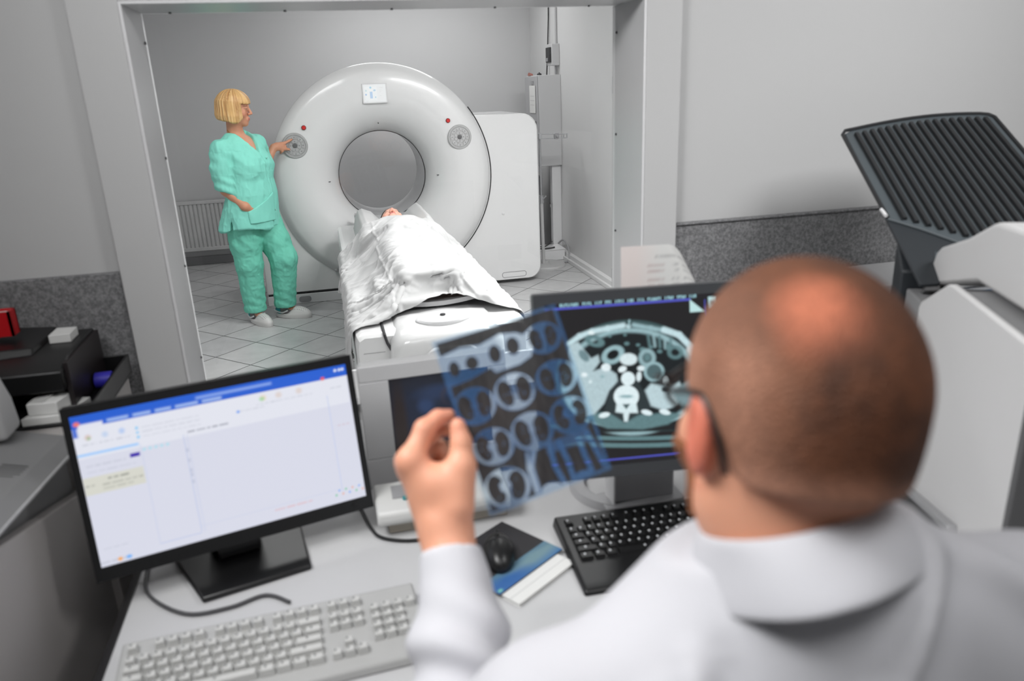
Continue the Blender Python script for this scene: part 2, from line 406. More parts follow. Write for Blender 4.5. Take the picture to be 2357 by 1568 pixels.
obj('cover_bolt',MB().lathe([(.013,6.15),(.013,6.146),(.008,6.144)],(1.40,0,.60),'y',14),M_shell2,g)
# display on top
M_disp=mat('lit_display',(1,1,1,1),.3,vcol=True,emit=.95,var=.0)
def canvas(nu,nv):
    u,v=np.meshgrid(np.linspace(0,1,nu),np.linspace(0,1,nv),indexing='ij'); return u,v
class Paint:
    def __init__(s,u,v,col): s.u,s.v=u,v; s.c=np.zeros(u.shape+(4,)); s.c[...,:3]=col[:3]; s.c[...,3]=1
    def put(s,m,col,a=1):
        m=np.clip(m,0,1)[...,None]*a; s.c[...,:3]=s.c[...,:3]*(1-m)+np.array(col[:3])*m
    def ell(s,cx,cy,rx,ry,col,soft=.1,rot=0,a=1):
        x,y=s.u-cx,s.v-cy; c_,s_=math.cos(rot),math.sin(rot); x,y=x*c_+y*s_,-x*s_+y*c_
        d=np.sqrt((x/rx)**2+(y/ry)**2); s.put((1-d)/soft+.5,col,a)
    def ring(s,cx,cy,rx,ry,w,col,soft=1.,a=1,rot=0,a0=None,a1=None):
        x,y=s.u-cx,s.v-cy; c_,s_=math.cos(rot),math.sin(rot); x,y=x*c_+y*s_,-x*s_+y*c_
        d=np.abs(np.sqrt((x/rx)**2+(y/ry)**2)-1)*min(rx,ry); m=np.clip((w-d)/soft+.5,0,1)
        if a0 is not None:
            t=np.degrees(np.arctan2(y,x)); m=m*((t>=a0)&(t<=a1))
        s.put(m,col,a)
    def rect(s,x0,x1,y0,y1,col,soft=.001,a=1):
        m=np.minimum(np.minimum(s.u-x0,x1-s.u),np.minimum(s.v-y0,y1-s.v))/soft+.5; s.put(m,col,a)
    def poly(s,pts,col,soft=1,a=1):
        ins=np.zeros(s.u.shape,bool); dm=np.full(s.u.shape,1e9); n=len(pts)
        for i in range(n):
            (x0,y0),(x1,y1)=pts[i],pts[(i+1)%n]; dx,dy=x1-x0,y1-y0
            t=np.clip(((s.u-x0)*dx+(s.v-y0)*dy)/(dx*dx+dy*dy+1e-12),0,1); dm=np.minimum(dm,np.hypot(s.u-x0-t*dx,s.v-y0-t*dy))
            if y0!=y1:
                c=((y0>s.v)!=(y1>s.v))&(s.u<(x1-x0)*(s.v-y0)/(y1-y0)+x0); ins^=c
        s.put(np.where(ins,dm,-dm)/soft+.5,col,a)
    def line(s,pts,w,col,soft=1,a=1):
        for (x0,y0),(x1,y1) in zip(pts,pts[1:]):
            dx,dy=x1-x0,y1-y0; t=np.clip(((s.u-x0)*dx+(s.v-y0)*dy)/(dx*dx+dy*dy+1e-12),0,1)
            s.put((w-np.hypot(s.u-x0-t*dx,s.v-y0-t*dy))/soft+.5,col,a)
def gridfaces(nu,nv):
    i,j=np.meshgrid(np.arange(nu-1),np.arange(nv-1),indexing='ij'); k=i*nv+j
    return np.stack([k,k+nv,k+nv+1,k+1],-1).reshape(-1,4)
W3=(.86,.88,.89)
obj('display_bezel',MB().prism(rrect(.338,.522,1.514,1.656,.006),6.066,6.09,'y'),M_shell2,g,bevel=.002)
u,v=canvas(92,66); p=Paint(u,v,W3); B1=srgb(150,205,240); B2=srgb(120,180,235)
p.rect(.08,.60,.10,.88,(.90,.93,.94),.01); p.rect(.64,.92,.1,.88,(.86,.87,.88),.01)
p.ell(.33,.83,.045,.06,srgb(120,195,225),.5); p.rect(.28,.40,.60,.75,(.93,.94,.94),.02); p.rect(.29,.40,.22,.60,B2,.02); p.rect(.335,.352,.22,.6,W3,.01,.5)
p.ell(.12,.66,.035,.05,srgb(170,215,220),.5); p.ell(.11,.44,.035,.05,srgb(70,150,220),.5); p.ell(.50,.67,.055,.05,srgb(140,195,230),.5,.5); p.ell(.53,.28,.03,.045,srgb(140,200,220),.5)
for yy,ww in((.80,.16),(.66,.1),(.56,.08),(.34,.07)): p.rect(.72,.72+ww,yy,yy+.025,(.6,.6,.62),.01,.6)
p.rect(.10,.2,.05,.09,(.6,.6,.62),.01,.5)
p.c[...,:3]=p.c[...,:3]*.62+np.array(W3)*.38
V=np.stack([.347+u*.166,np.full_like(u,6.0645),1.522+v*.126],-1).reshape(-1,3)
arrobj('display_screen',V,gridfaces(92,66),M_disp,g,cols=p.c.reshape(-1,4))
# keypads and stop buttons
M_keypad=mat('keypad_grey',srgb(178,178,178),.35,.2); M_kb2=mat('keypad_button',srgb(192,192,192),.25,.3); M_kdark=mat('keypad_legend',srgb(95,95,96),.5)
M_red=mat('red_stop_button',srgb(205,40,38),.35); M_redring=mat('dark_red_ring',srgb(90,40,40),.5)
def sector(cx,cz,r0,r1,a0,a1,y,h,n=8):
    mb=MB(); ring=[(r1,R_(a0+(a1-a0)*k/n)) for k in range(n+1)]+[(r0,R_(a1-(a1-a0)*k/n)) for k in range(n+1)]
    mb.prism([(cx+r*math.cos(a),cz+r*math.sin(a)) for r,a in ring],y,y-h,'y'); return mb
for cx,cz in((-.193,1.236),(1.056,1.236)):
    y0=6.074
    pad=obj('control_panel',MB().lathe([(.094,y0+.015),(.094,y0-.004),(.090,y0-.010),(.078,y0-.010),(.075,y0-.006),(.0,y0-.006)],(cx,0,cz),'y',48),M_keypad,g,angle=25)
    ys=y0-.0058
    def keyb(mb,a,r):
        x,z=cx+r*math.cos(a),cz+r*math.sin(a); n0=len(mb.v); mb.box(x-.0035,x+.0035,ys-.0043,ys-.0035,z-.003,z+.003,1)
        obj('button',mb,[M_kb2,M_kdark],pad)
    for k in range(4): keyb(sector(cx,cz,.021,.042,45+90*k+5,45+90*k+85,ys,.004),R_(90+90*k),.031)
    for k in range(8): keyb(sector(cx,cz,.049,.070,22.5+45*k+5,22.5+45*k+40,ys,.004),R_(45+45*k),.060)
    obj('button',MB().lathe([(.017,ys),(.017,ys-.004),(.013,ys-.005),(0,ys-.005)],(cx,0,cz),'y',20),M_kdark,pad)
for cx,cz in((-.114,1.362),(.972,1.363)):
    st=obj('stop_button',MB().lathe([(.0175,6.078),(.0175,6.066),(.015,6.064),(0,6.064)],(cx,0,cz),'y',24),M_redring,g)
    st2=obj('button_cap',MB().lathe([(.0145,6.064),(.0140,6.056),(.010,6.053),(.004,6.0535),(0,6.0535)],(cx,0,cz),'y',24),M_red,st)
# ================================================================ patient table
M_mat=mat('grey_mattress',srgb(182,182,183),.6,var=.03)
M_crease=mat('dark_joint',srgb(45,45,47),.6)
t=thing('patient_table','long white CT patient table with cradle reaching into the scanner bore','patient table',(.42,4.5,0))
# housing: rounded cross-section along Y
def housing():
    sec=[(.045,.20),(.045,.60),(.052,.632),(.075,.645),(.755,.645),(.778,.632),(.785,.60),(.785,.20)]
    rings=[]
    for y,dz,sx in((3.06,.0,.97),(3.075,.0,.985),(3.10,0,1),(4.6,0,1),(5.86,0,1),(5.9,-.0,.98)):
        rings.append([(.415+(x-.415)*sx,y,z if z<.3 else z-(1-sx)*.6) for x,z in sec])
    return MB().loft(rings)
obj('table_housing',housing(),M_shell,t,angle=30)
obj('pedestal',MB().prism(rrect(.14,.69,3.35,5.6,.05),0,.21,'z'),M_shell2,t,bevel=.01)
obj('housing_seam',MB().box(.0445,.0465,3.12,5.8,.42,.424).box(.075,.165,3.058,3.0605,.56,.563),M_lgrey,t)
obj('cover_bolt',MB().lathe([(.011,3.064),(.011,3.058),(.007,3.056)],(.115,0,.50),'y',14),M_lgrey,t)
# foot cap: bulging cover with a dark joint on its left, an oval recess and a lower plate
def cap_poly(s,z0,z1):
    return [(.175,z0),(.172,z0+.5*(z1-z0)),(.19,z1-.05),(.235,z1-.008),(.30,z1),(.56,z1),(.625,z1-.008),(.665,z1-.05),(.675,z0+.5*(z1-z0)),(.672,z0)]
def footcap():
    rings=[]
    for y,s,zt in((2.975,.90,.60),(2.982,.95,.625),(3.0,.985,.643),(3.06,1,.662),(3.14,1,.672),(3.26,.99,.672),(3.30,.97,.664)):
        P=cap_poly(1,.22,zt); rings.append([(.424+(x-.424)*s,y,z) for x,z in P])
    return MB().loft(rings)
obj('foot_cover',footcap(),M_shell,t,angle=50)
obj('foot_joint',MB().tube([(.166,3.30,.647),(.166,3.10,.647),(.168,3.056,.635),(.176,3.054,.60),(.19,3.052,.57),(.20,3.05,.54),(.204,3.05,.45),(.204,3.05,.24)],.0065,8),M_crease,t)
ov=MB().lathe([(1,0),(1,.010),(.93,.016),(0,.016)],(0,0,0),'z',40); ov.xf(Matrix.Translation((.424,3.10,.664))@Matrix.Rotation(R_(8),4,'X')@Matrix.Diagonal((.118,.062,1,1)))
obj('oval_plate',ov,M_shell2,t)
obj('indicator',MB().lathe([(.012,.683),(.012,.686),(0,.686)],(.424,3.11,0),'z',14),M_crease,t)
obj('lower_plate',MB().prism(rrect(.315,.555,.30,.585,.06),2.983,2.962,'y'),M_shell2,t,bevel=.008)
obj('grip_slot',MB().prism(rrect(.338,.352,.44,.52,.007),2.964,2.960,'y'),M_crease,t)
tri=MB(); tri.prism([(.215,.455),(.225,.455),(.22,.468)],2.996,2.985,'y'); obj('arrow_mark',tri,M_crease,t)
# cradle: shallow curved tray, ends as a grey mat over the foot
def cradle(y0,y1,w,z,thick,dip,tipup=0):
    rings=[]; n=15
    for y in np.linspace(y0,y1,24):
        k=tipup*max(0,1-(y-y0)/.25)**2
        top=[(.42+w*(2*i/(n-1)-1),y,z+dip*((2*i/(n-1)-1)**2-1)+k) for i in range(n)]
        bot=[(x,yy,zz-thick) for x,yy,zz in reversed(top)]
        rings.append(top+bot)
    return MB().loft(rings)
obj('cradle',cradle(3.5,6.06,.235,.700,.03,.035),M_shell2,t,angle=50)
obj('mattress',cradle(3.25,5.95,.232,.722,.02,.03,.012),M_mat,t,angle=50)
# ================================================================ room equipment
M_rad=mat('radiator_enamel',srgb(208,208,208),.35)
r=thing('radiator','white ribbed panel radiator low on the grey rear wall','radiator',(-1.2,8.05,.15))
body=MB(); xs=np.arange(-1.44,-.94,.0395)
def radpanel():
    prof=[]; n=len(xs)
    for i,x in enumerate(xs):
        prof+=[(x,8.0),(x+.024,8.0),(x+.028,8.012),(x+.0355,8.012)]
    prof=[(x,y) for x,y in prof if x<=-.955]+[(-.95,8.0)]
    rings=[[(x,y,z) for x,y in prof]+[(-.95,8.03,z),(-1.44,8.03,z)] for z in (.185,.2,.6,.615)]
    return MB().loft(rings)
obj('ribbed_panel',radpanel(),M_rad,r,angle=25)
obj('top_grille',MB().box(-1.445,-.945,7.995,8.08,.615,.643),M_rad,r,bevel=.004)
obj('side_cover',MB().box(-1.447,-1.44,7.997,8.08,.155,.643),M_rad,r,bevel=.002)
obj('side_cover',MB().box(-.95,-.943,7.997,8.08,.155,.643),M_rad,r,bevel=.002)
obj('bottom_rail',MB().box(-1.44,-.95,7.997,8.06,.155,.19),M_rad,r,bevel=.004)
obj('wall_bracket',MB().box(-1.36,-1.33,8.03,8.1,.25,.55),M_rad,r); obj('wall_bracket',MB().box(-1.06,-1.03,8.03,8.1,.25,.55),M_rad,r)
# electrical cabinet on the right wall
M_cab=mat('cabinet_grey',srgb(196,196,197),.4,var=.02); M_cabd=mat('cabinet_door_grey',srgb(172,172,174),.45)
M_paper=mat('paper',srgb(226,226,224),.8)
c=thing('electrical_cabinet','tall grey electrical cabinet hung on the right wall behind the scanner','cabinet',(2.09,7.25,.868))
obj('cabinet_body',MB().box(1.985,2.2,7.06,7.48,.868,1.683),M_cab,c,bevel=.004)
dr=obj('door',MB().box(1.968,1.985,7.065,7.475,.875,1.676),M_cabd,c,bevel=.004)
obj('lock',MB().lathe([(.018,1.968),(.018,1.952),(.01,1.945)],(0,7.12,1.26),'x',14),M_crease,dr)
obj('clip_plate',MB().box(1.961,1.968,7.16,7.24,1.60,1.635),M_greyp,dr)
n_=thing('notice_sheet','white paper sheet hanging on the door of the grey cabinet','paper',(1.96,7.2,1.4))
obj('sheet',MB().box(1.962,1.9645,7.10,7.30,1.35,1.595),M_paper,n_)
obj('printed_lines',MB().box(1.9612,1.962,7.13,7.27,1.42,1.424).box(1.9612,1.962,7.13,7.27,1.46,1.464).box(1.9612,1.962,7.13,7.27,1.50,1.504),M_lgrey,n_)
M_rust=mat('reddish_plastic',srgb(150,95,85),.5)
rp=MB(); rp.hexa([(1.985,7.30,1.6835),(2.005,7.30,1.6835),(2.0,7.40,1.6835),(1.975,7.40,1.6835)],[(1.99,7.31,1.70),(2.002,7.31,1.70),(1.995,7.39,1.712),(1.98,7.39,1.712)])
tag(obj('clip',rp,M_rust,bevel=.002),'small reddish clip lying on top of the grey cabinet','clip')
sb=MB().lathe([(.02,1.6835),(.022,1.69),(.016,1.70),(0,1.702)],(2.03,7.18,0),'z',16); sb.tube([(2.03,7.18,1.70),(2.03,7.18,1.708)],.006,8)
tag(obj('cable_grommet',sb,M_crease),'small dark round cable grommet on top of the grey cabinet','grommet')
j=thing('junction_box','small grey switch box on the right wall above the cabinet','switch box',(2.16,7.15,1.76))
obj('box_body',MB().box(2.125,2.2,7.085,7.24,1.762,1.95),M_cab,j,bevel=.006)
obj('switch_plate',MB().box(2.108,2.125,7.10,7.225,1.79,1.92),M_crease,j,bevel=.003)
obj('toggle',MB().box(2.098,2.108,7.14,7.18,1.80,1.83),M_greyp,j,bevel=.002)
obj('conduit',MB().tube([(2.182,7.15,1.683),(2.182,7.15,1.762)],.009,10),M_greyp,j)
obj('conduit',MB().tube([(2.186,7.15,1.95),(2.186,7.15,2.75)],.009,10),M_lgrey,j)
M_blk=mat('black_rubber',srgb(28,28,30),.5)
tag(obj('ceiling_cable',MB().tube([(2.19,7.36,2.75),(2.188,7.38,2.2),(2.18,7.40,1.9),(2.172,7.42,1.684)],.006,8),M_blk),'thin black cable running down the wall into the cabinet top','cable')
k=thing('cable_duct','white vertical cable duct below the grey cabinet','cable duct',(2.15,7.15,0))
obj('duct_cover',MB().box(2.11,2.2,7.1,7.17,.03,.868),M_frame,k,bevel=.004)
obj('bracket',MB().box(2.085,2.11,7.10,7.115,.50,.515).box(2.085,2.09,7.1,7.115,.47,.515),M_greyp,k)
bx=thing('floor_box','low white floor box with cables behind the stand base','box',(2.05,6.95,0))
obj('box_body',MB().box(1.9,2.15,6.85,7.09,0,.10),M_frame,bx,bevel=.006)
obj('lid',MB().box(1.895,2.155,6.845,7.095,.10,.108),M_frame,bx,bevel=.002)
db=thing('recess_shade_block','dark grey block added for the shaded recess behind the white cable duct','dark block',(2.0,7.5,0))  # made-up dark block, stands where the recess lies in shadow
obj('block_body',MB().box(1.86,2.07,7.3,7.75,0,.74),mat('recess_shade_grey',srgb(95,95,98),.5),db,bevel=.012)
obj('block_top',MB().box(1.87,2.06,7.31,7.74,.74,.752),M_greyp,db,bevel=.004)
cb=[[(2.10,7.12,.13),(2.04,7.0,.135),(1.97,6.96,.12),(1.93,7.05,.12),(1.90,7.15,.2)],[(2.15,7.06,.12),(2.165,6.95,.17),(2.165,6.8,.13),(2.15,6.72,.03),(2.10,6.70,.008)],[(2.06,6.90,.118),(2.0,6.875,.118),(1.94,6.875,.118),(1.91,6.90,.118)]]
def smooth_path(pts,n=6):
    out=[]; m=len(pts); P=[Vector(p) for p in pts]
    for i in range(m-1):
        p0,p1,p2,p3=P[max(i-1,0)],P[i],P[i+1],P[min(i+2,m-1)]
        for k in range(n):
            t=k/n; out.append(.5*((2*p1)+(p2-p0)*t+(2*p0-5*p1+4*p2-p3)*t*t+(3*p1-p0-3*p2+p3)*t**3))
    return out+[P[-1]]
for q,lb in zip(cb,('black cable looping over the white floor box','grey cable hanging from the box corner down to the floor','short dark cable lying on the front of the white floor box')):
    tag(obj('cable',MB().tube(smooth_path(q),.007 if q is not cb[1] else .009,8),M_blk if q is not cb[1] else M_greyp),lb,'cable')
# drip stand with round base
M_chrome=mat('brushed_metal',srgb(175,176,178),.3,.6)
M_standp=mat('stand_grey_paint',srgb(190,190,190),.4)
s=thing('drip_stand','grey pole stand on a round base beside the scanner housing','stand',(1.90,6.64,0))
obj('base',MB().lathe([(.185,0),(.185,.012),(.178,.022),(.165,.026),(.03,.032),(.03,.05),(0,.05)],(1.90,6.66,0),'z',48),M_standp,s,angle=30)
obj('pole',MB().tube([(1.875,6.64,.03),(1.863,6.62,.62)],.016,14),M_standp,s)
obj('inner_pole',MB().tube([(1.863,6.62,.62),(1.85,6.58,1.20)],.010,12),M_chrome,s)
cl=obj('collar',MB().tube([(1.864,6.62,.59),(1.862,6.618,.66)],.021,14),M_chrome,s)
obj('knob',MB().tube([(1.87,6.6,.63),(1.90,6.59,.655)],.006,8),M_chrome,cl)
ar=obj('arm_frame',MB().tube([(1.83,6.55,1.197),(2.088,6.55,1.184)],.0045,8).tube([(1.83,6.55,1.158),(2.088,6.55,1.152)],.0045,8).tube([(2.06,6.55,1.19),(2.06,6.55,1.15)],.004,8).tube([(2.088,6.55,1.19),(2.088,6.55,1.148)],.0055,8),M_chrome,s)
obj('clamp',MB().prism(rrect(1.972,2.013,1.145,1.20,.012),6.535,6.565,'y').tube([(1.992,6.535,1.172),(1.992,6.515,1.172)],.011,10),M_greyp,ar,bevel=.003)
obj('clamp',MB().prism(rrect(1.832,1.858,1.15,1.205,.01),6.54,6.575,'y'),M_chrome,ar,bevel=.003)
# hinges of the panel on the right wall
for z0,z1 in((1.516,1.637),(.05,.156)):
    tag(obj('panel_hinge',MB().tube([(2.196,5.68,z0),(2.196,5.68,z1)],.008,10).box(2.192,2.2,5.69,5.73,z0,z1),M_lgrey),'grey barrel hinge on the white right wall panel, %s'%('upper one' if z0>1 else 'one near the floor'),'hinge','hinges of the right wall panel')
# ================================================================ control desk and what stands on it
M_desk=mat('light_grey_laminate',srgb(196,196,197),.45,var=.015,scale=5)
M_dark=mat('black_edge_band',srgb(22,20,21),.5)
M_bk=mat('black_plastic',srgb(24,24,25),.35,spec=.4); M_bkg=mat('black_gloss_plastic',srgb(18,18,19),.34)
M_mg=mat('dark_grey_bezel',srgb(58,60,63),.4)
M_silver=mat('silver_plastic',srgb(170,170,172),.35,.1)
M_cream=mat('off_white_plastic',srgb(205,205,203),.4); M_cream_shade=mat('shaded_off_white',srgb(186,178,164),.5)
M_scr=mat('screen_picture',(1,1,1,1),.25,vcol=True,emit=1.0,var=0,spec=.2)
M_cable=mat('grey_cable',srgb(74,74,76),.5)
d=thing('desk','light grey laminate control desk with a black edge, under the viewing window','desk',(.7,1.4,0))
obj('desktop',MB().box(-.432,1.95,.72,1.998,.70,.73),M_desk,d,bevel=.003)
obj('edge_band',MB().box(-.446,-.432,.72,1.998,.695,.731),M_dark,d,bevel=.002)
for x in(-.40,.75,1.90): obj('leg_panel',MB().box(x,x+.03,.80,1.95,0,.70),M_desk,d,bevel=.003)
obj('back_panel',MB().box(-.37,1.90,1.90,1.92,.2,.70),M_desk,d)
def pose(p):
    a,b,c=R_(p[3]),R_(p[4]),R_(p[5] if len(p)>5 else 0)
    return Matrix.Translation(p[:3])@Matrix.Rotation(a,4,'Z')@Matrix.Rotation(b,4,'X')@Matrix.Rotation(c,4,'Y')
def setm(o,M): o.matrix_basis=M; return o
# ---- left monitor: black, word-processor-like window on screen
lm=setm(thing('monitor','black desktop monitor showing a mostly blank document window with a blue title bar','monitor'),pose((-.232,1.381,.946,13.578,-10.664)))
W_,H_=.51,.32
hs=MB().prism(rrect(-W_/2,W_/2,-H_/2,H_/2,.006),.006,.03,'y').prism(rrect(-.2,.2,-.12,.12,.02),.03,.055,'y')
obj('housing',hs,M_bk,lm,bevel=.004,local=True)
bz=MB(); x0,x1,z0,z1=-.243,.243,-.134,.1435
bz.box(-W_/2,W_/2,0,.006,z1,H_/2).box(-W_/2,W_/2,0,.006,-H_/2,z0).box(-W_/2,x0,0,.006,z0,z1).box(x1,W_/2,0,.006,z0,z1)
obj('bezel',bz,M_bkg,lm,local=True)
u,v=canvas(270,152); p=Paint(u,v,srgb(216,218,232)); BL=srgb(42,96,208)
p.rect(-.1,1.1,.915,1.1,BL); p.rect(.02,.10,.905,.94,srgb(224,226,238),.004); p.rect(0,.995,.72,.912,srgb(226,228,238),.004)
p.rect(.0,.015,.86,1.,BL,.01)
for x,w in((.115,.07),(.20,.06),(.275,.055),(.345,.08),(.44,.07)): p.rect(x,x+w,.925,.945,srgb(170,195,240),.008,.8)
p.rect(.42,.70,.955,.975,srgb(150,180,240),.01,.7)
for x in(.955,.972,.985): p.ell(x,.965,.006,.010,srgb(220,230,250),.6)
p.ell(.90,.925,.008,.012,srgb(230,90,90),.6); p.ell(.018,.945,.010,.014,srgb(235,120,110),.6)
def words(p,x0,x1,y,h,col,a=.5,ww=.02,seed=1):
    r=random.Random(seed); x=x0
    while x<x1:
        w=ww*(.4+r.random()); p.rect(x,min(x+w,x1),y,y+h,col,.004,a*(.6+.4*r.random())); x+=w+.006
TG=srgb(150,155,170)
for i,(x,c_) in enumerate(((.045,srgb(200,140,90)),(.10,srgb(150,190,235)),(.155,srgb(110,170,240)))):
    p.ell(x,.85,.010,.018,c_,.8,0,.45); words(p,x-.022,x+.022,.80,.012,TG,.35,.015,i)
p.ell(.047,.842,.006,.010,srgb(90,190,110),.8,0,.5)
for i in range(3): p.rect(.20,.208,.84-.03*i,.855-.03*i,srgb(120,200,245),.004); words(p,.22,.42,.842-.03*i,.01,TG,.25,.03,i+5)
for x in(.66,.72,.80): p.ell(x,.875,.012,.02,srgb(230,200,150) if x<.7 else srgb(215,190,170),.8,0,.5); words(p,x-.03,x+.05,.83,.01,TG,.3,.02,int(x*100))
p.ell(.655,.87,.010,.014,srgb(120,210,140),.8,0,.6)
words(p,.56,.66,.81,.010,TG,.35,.02,33); p.ell(.56,.815,.006,.009,srgb(110,160,240),.6)
words(p,.37,.52,.745,.012,srgb(110,115,130),.6,.03,12)
p.rect(.0,.20,.735,.752,srgb(165,205,250),.006); p.rect(.165,.198,.665,.690,srgb(62,40,170),.004)
words(p,.02,.15,.66,.01,TG,.3,.03,41); words(p,.02,.18,.62,.01,TG,.25,.03,42)
p.rect(.0,.20,.48,.595,srgb(214,214,204),.004); words(p,.08,.15,.56,.014,srgb(90,95,90),.6,.03,43); words(p,.06,.195,.525,.012,srgb(100,105,100),.5,.03,44); words(p,.005,.04,.535,.01,srgb(110,115,110),.5,.02,45); words(p,.06,.16,.50,.01,srgb(120,125,120),.4,.03,46)
for x in(.205,.352,.365): p.rect(x,x+.002,.06,.74,srgb(190,200,230),.003)
p.rect(.352,.90,.10,.104,srgb(190,200,230),.003); p.rect(.905,.908,.08,.80,srgb(195,205,235),.003); p.rect(.205,.352,.05,.054,srgb(190,200,230),.003)
for yy in(.62,.55,.48,.45,.40): p.rect(.354,.362,yy,yy+.025,srgb(180,186,205),.004,.6)
for i in range(5): p.ell(.215+.02*i,.70,.006,.01,srgb(180,220,235),.6)
words(p,.925,.97,.84,.01,TG,.35,.02,50); words(p,.93,.98,.56,.012,srgb(210,180,190),.45,.02,51); words(p,.63,.78,.065,.012,srgb(225,160,160),.6,.03,52)
for i in range(9): p.ell(.88+.014*i,.06+.03*(i%2),.004,.008,[srgb(110,200,150),srgb(120,170,240),srgb(230,170,150)][i%3],.6)
words(p,.0,.10,.02,.012,TG,.4,.03,53); p.ell(.065,.025,.008,.012,srgb(240,170,90),.6); p.ell(.095,.025,.010,.012,srgb(120,180,245),.6); words(p,.02,.10,.11,.008,TG,.3,.02,54)
V=np.stack([x0+u*(x1-x0),np.full_like(u,.0035),z0+v*(z1-z0)],-1).reshape(-1,3)
def localarr(name,V,F,m,parent,cols=None):
    M=np.array(world_of(parent)); V=V@M[:3,:3].T+M[:3,3]; return arrobj(name,V,F,m,parent,cols=cols)
localarr('screen',V,gridfaces(270,152),M_scr,lm,p.c.reshape(-1,4))
btn=MB(); btn.lathe([(.006,0),(.006,-.002),(0,-.002)],(.215,0,-.148),'y',14); obj('power_button',btn,M_bk,lm,local=True)
st=MB(); B0=[(-.385,1.44),(-.300,1.262),(-.108,1.312),(-.135,1.50)]
st.hexa([(x,y,.7305) for x,y in B0],[(x,y,.742) for x,y in B0]); obj('stand_base',st,M_bkg,lm,bevel=.004)
nk=MB(); nk.hexa([(-.30,1.40,.74),(-.205,1.425,.74),(-.215,1.465,.74),(-.31,1.44,.74)],[(-.29,1.40,.92),(-.20,1.423,.92),(-.21,1.455,.92),(-.30,1.432,.92)])
obj('stand_neck',nk,M_bkg,lm,bevel=.012,bseg=4)
hg=MB(); hg.tube([(-.285,1.385,.762),(-.21,1.405,.762)],.022,20); obj('hinge_cover',hg,M_bkg,lm,bevel=.003)
# ---- CT image monitor
cm=setm(thing('monitor','dark grey monitor showing an abdominal CT slice beside the doctor','monitor'),pose((.343,1.295,1.236,-6.337,-9)))
W_,H_=.465,.36
obj('housing',MB().prism(rrect(0,W_,-H_,0,.006),.008,.035,'y').prism(rrect(.07,W_-.07,-H_+.05,-.05,.02),.035,.065,'y'),M_mg,cm,bevel=.004,local=True)
sx0,sx1,sz0,sz1=.021,.444,-.338,-.019
bz=MB(); bz.box(0,W_,0,.008,sz1,0).box(0,W_,0,.008,-H_,sz0).box(0,sx0,0,.008,sz0,sz1).box(sx1,W_,0,.008,sz0,sz1); obj('bezel',bz,M_mg,cm,local=True)
nu,nv=420,316; u,v=canvas(nu,nv); lx=sx0+u*(sx1-sx0); lz=sz0+v*(sz1-sz0)
HC=np.array([[1345.8914,-213.98933,1225.66964],[-33.48003,-1337.02016,680.72605],[.08060425,-.12017800,1]])
w_=HC[2,0]*lx+HC[2,1]*lz+1; du=(HC[0,0]*lx+HC[0,1]*lz+HC[0,2])/w_; dv=(HC[1,0]*lx+HC[1,1]*lz+HC[1,2])/w_
p=Paint(du,dv,srgb(30,29,31)); T1=srgb(196,222,228); T2=srgb(150,182,188); T3=srgb(96,128,132); TD=srgb(24,30,33); TT=srgb(60,84,86)
# patient outline and table arcs
cxb,cyb=1452,905
p.ell(cxb,868,172,131,TT,.03); p.ell(cxb,870,167,126,srgb(20,26,28),.03)
p.ell(cxb,880,160,124,T2,.05); p.ell(cxb,878,146,112,TD,.06)
p.ring(cxb,960,260,32,3,TT,3,1,0,0,180); p.ring(cxb,975,270,36,4.5,T3,3,1,0,15,165); p.ring(cxb,985,290,42,5,T3,3,1,0,15,165)
p.poly([(1300,950),(1345,972),(1400,985),(1500,985),(1560,968),(1620,940),(1620,990),(1300,1000)],srgb(30,33,35),4)
p.poly([(1340,962),(1385,950),(1430,955),(1500,955),(1540,950),(1570,955),(1540,978),(1480,990),(1400,988)],T3,6)
# belly wall highlights
p.line([(1312,792),(1335,775),(1365,764),(1400,757),(1436,750)],6,T1,6); p.line([(1460,749),(1500,756),(1540,764)],5,T2,6); p.line([(1530,760),(1565,772),(1592,800),(1600,812)],7,T1,5)
p.ell(1448,752,5,5,T1,.5); p.line([(1450,738),(1449,752)],2,T2,2); p.ell(1362,767,7,5,srgb(225,240,242),.4)
# liver
p.poly([(1310,796),(1332,788),(1340,800),(1362,826),(1378,818),(1382,834),(1366,856),(1395,846),(1420,862),(1424,880),(1404,900),(1392,930),(1370,955),(1340,962),(1305,900)],srgb(178,200,206),5)
p.ell(1345,820,9,16,srgb(112,138,144),.4,-.7); p.ell(1346,864,7,5,srgb(228,240,244),.5); p.ell(1360,880,4,4,srgb(215,232,236),.5); p.ell(1388,868,5,4,srgb(150,180,186),.5)
# bowel, stomach, pancreas, vessels
p.ring(1370,786,16,9,4,T3,4,1,.3); p.ell(1384,790,7,5,T3,.5)
p.ring(1412,818,21,15,5,T2,4,1,-.5); p.ell(1412,817,14,9,srgb(16,20,22),.3,-.5)
for x,y,r in((1405,775,4),(1440,772,4),(1444,792,6),(1470,795,5),(1480,805,7),(1520,810,6),(1500,800,5)): p.ell(x,y,r,r*.7,T3,.7)
for i in range(5): p.line([(1493+13*i,772+2*i),(1497+12*i,796+2*i)],3.4,T2 if i%2 else T3,4,.8)
p.ring(1556,812,14,12,4,T3,4,.9); p.ell(1540,800,6,8,T3,.6)
p.ell(1448,828,20,14,srgb(214,230,234),.25); p.ell(1396,847,11,9,srgb(225,238,242),.3); p.ell(1434,851,10,7,srgb(225,238,242),.3,-.4); p.ell(1478,849,10,6,srgb(220,234,238),.3)
p.ring(1491,825,15,16,5,T2,5,.9); p.ell(1491,824,8,9,T3,.5)
p.ell(1507,857,24,23,T2,.15); p.ell(1507,857,17,17,srgb(78,102,106),.2)
p.ell(1472,868,6,12,srgb(215,230,234),.3,.1); p.ell(1534,879,6,11,srgb(222,236,240),.3)
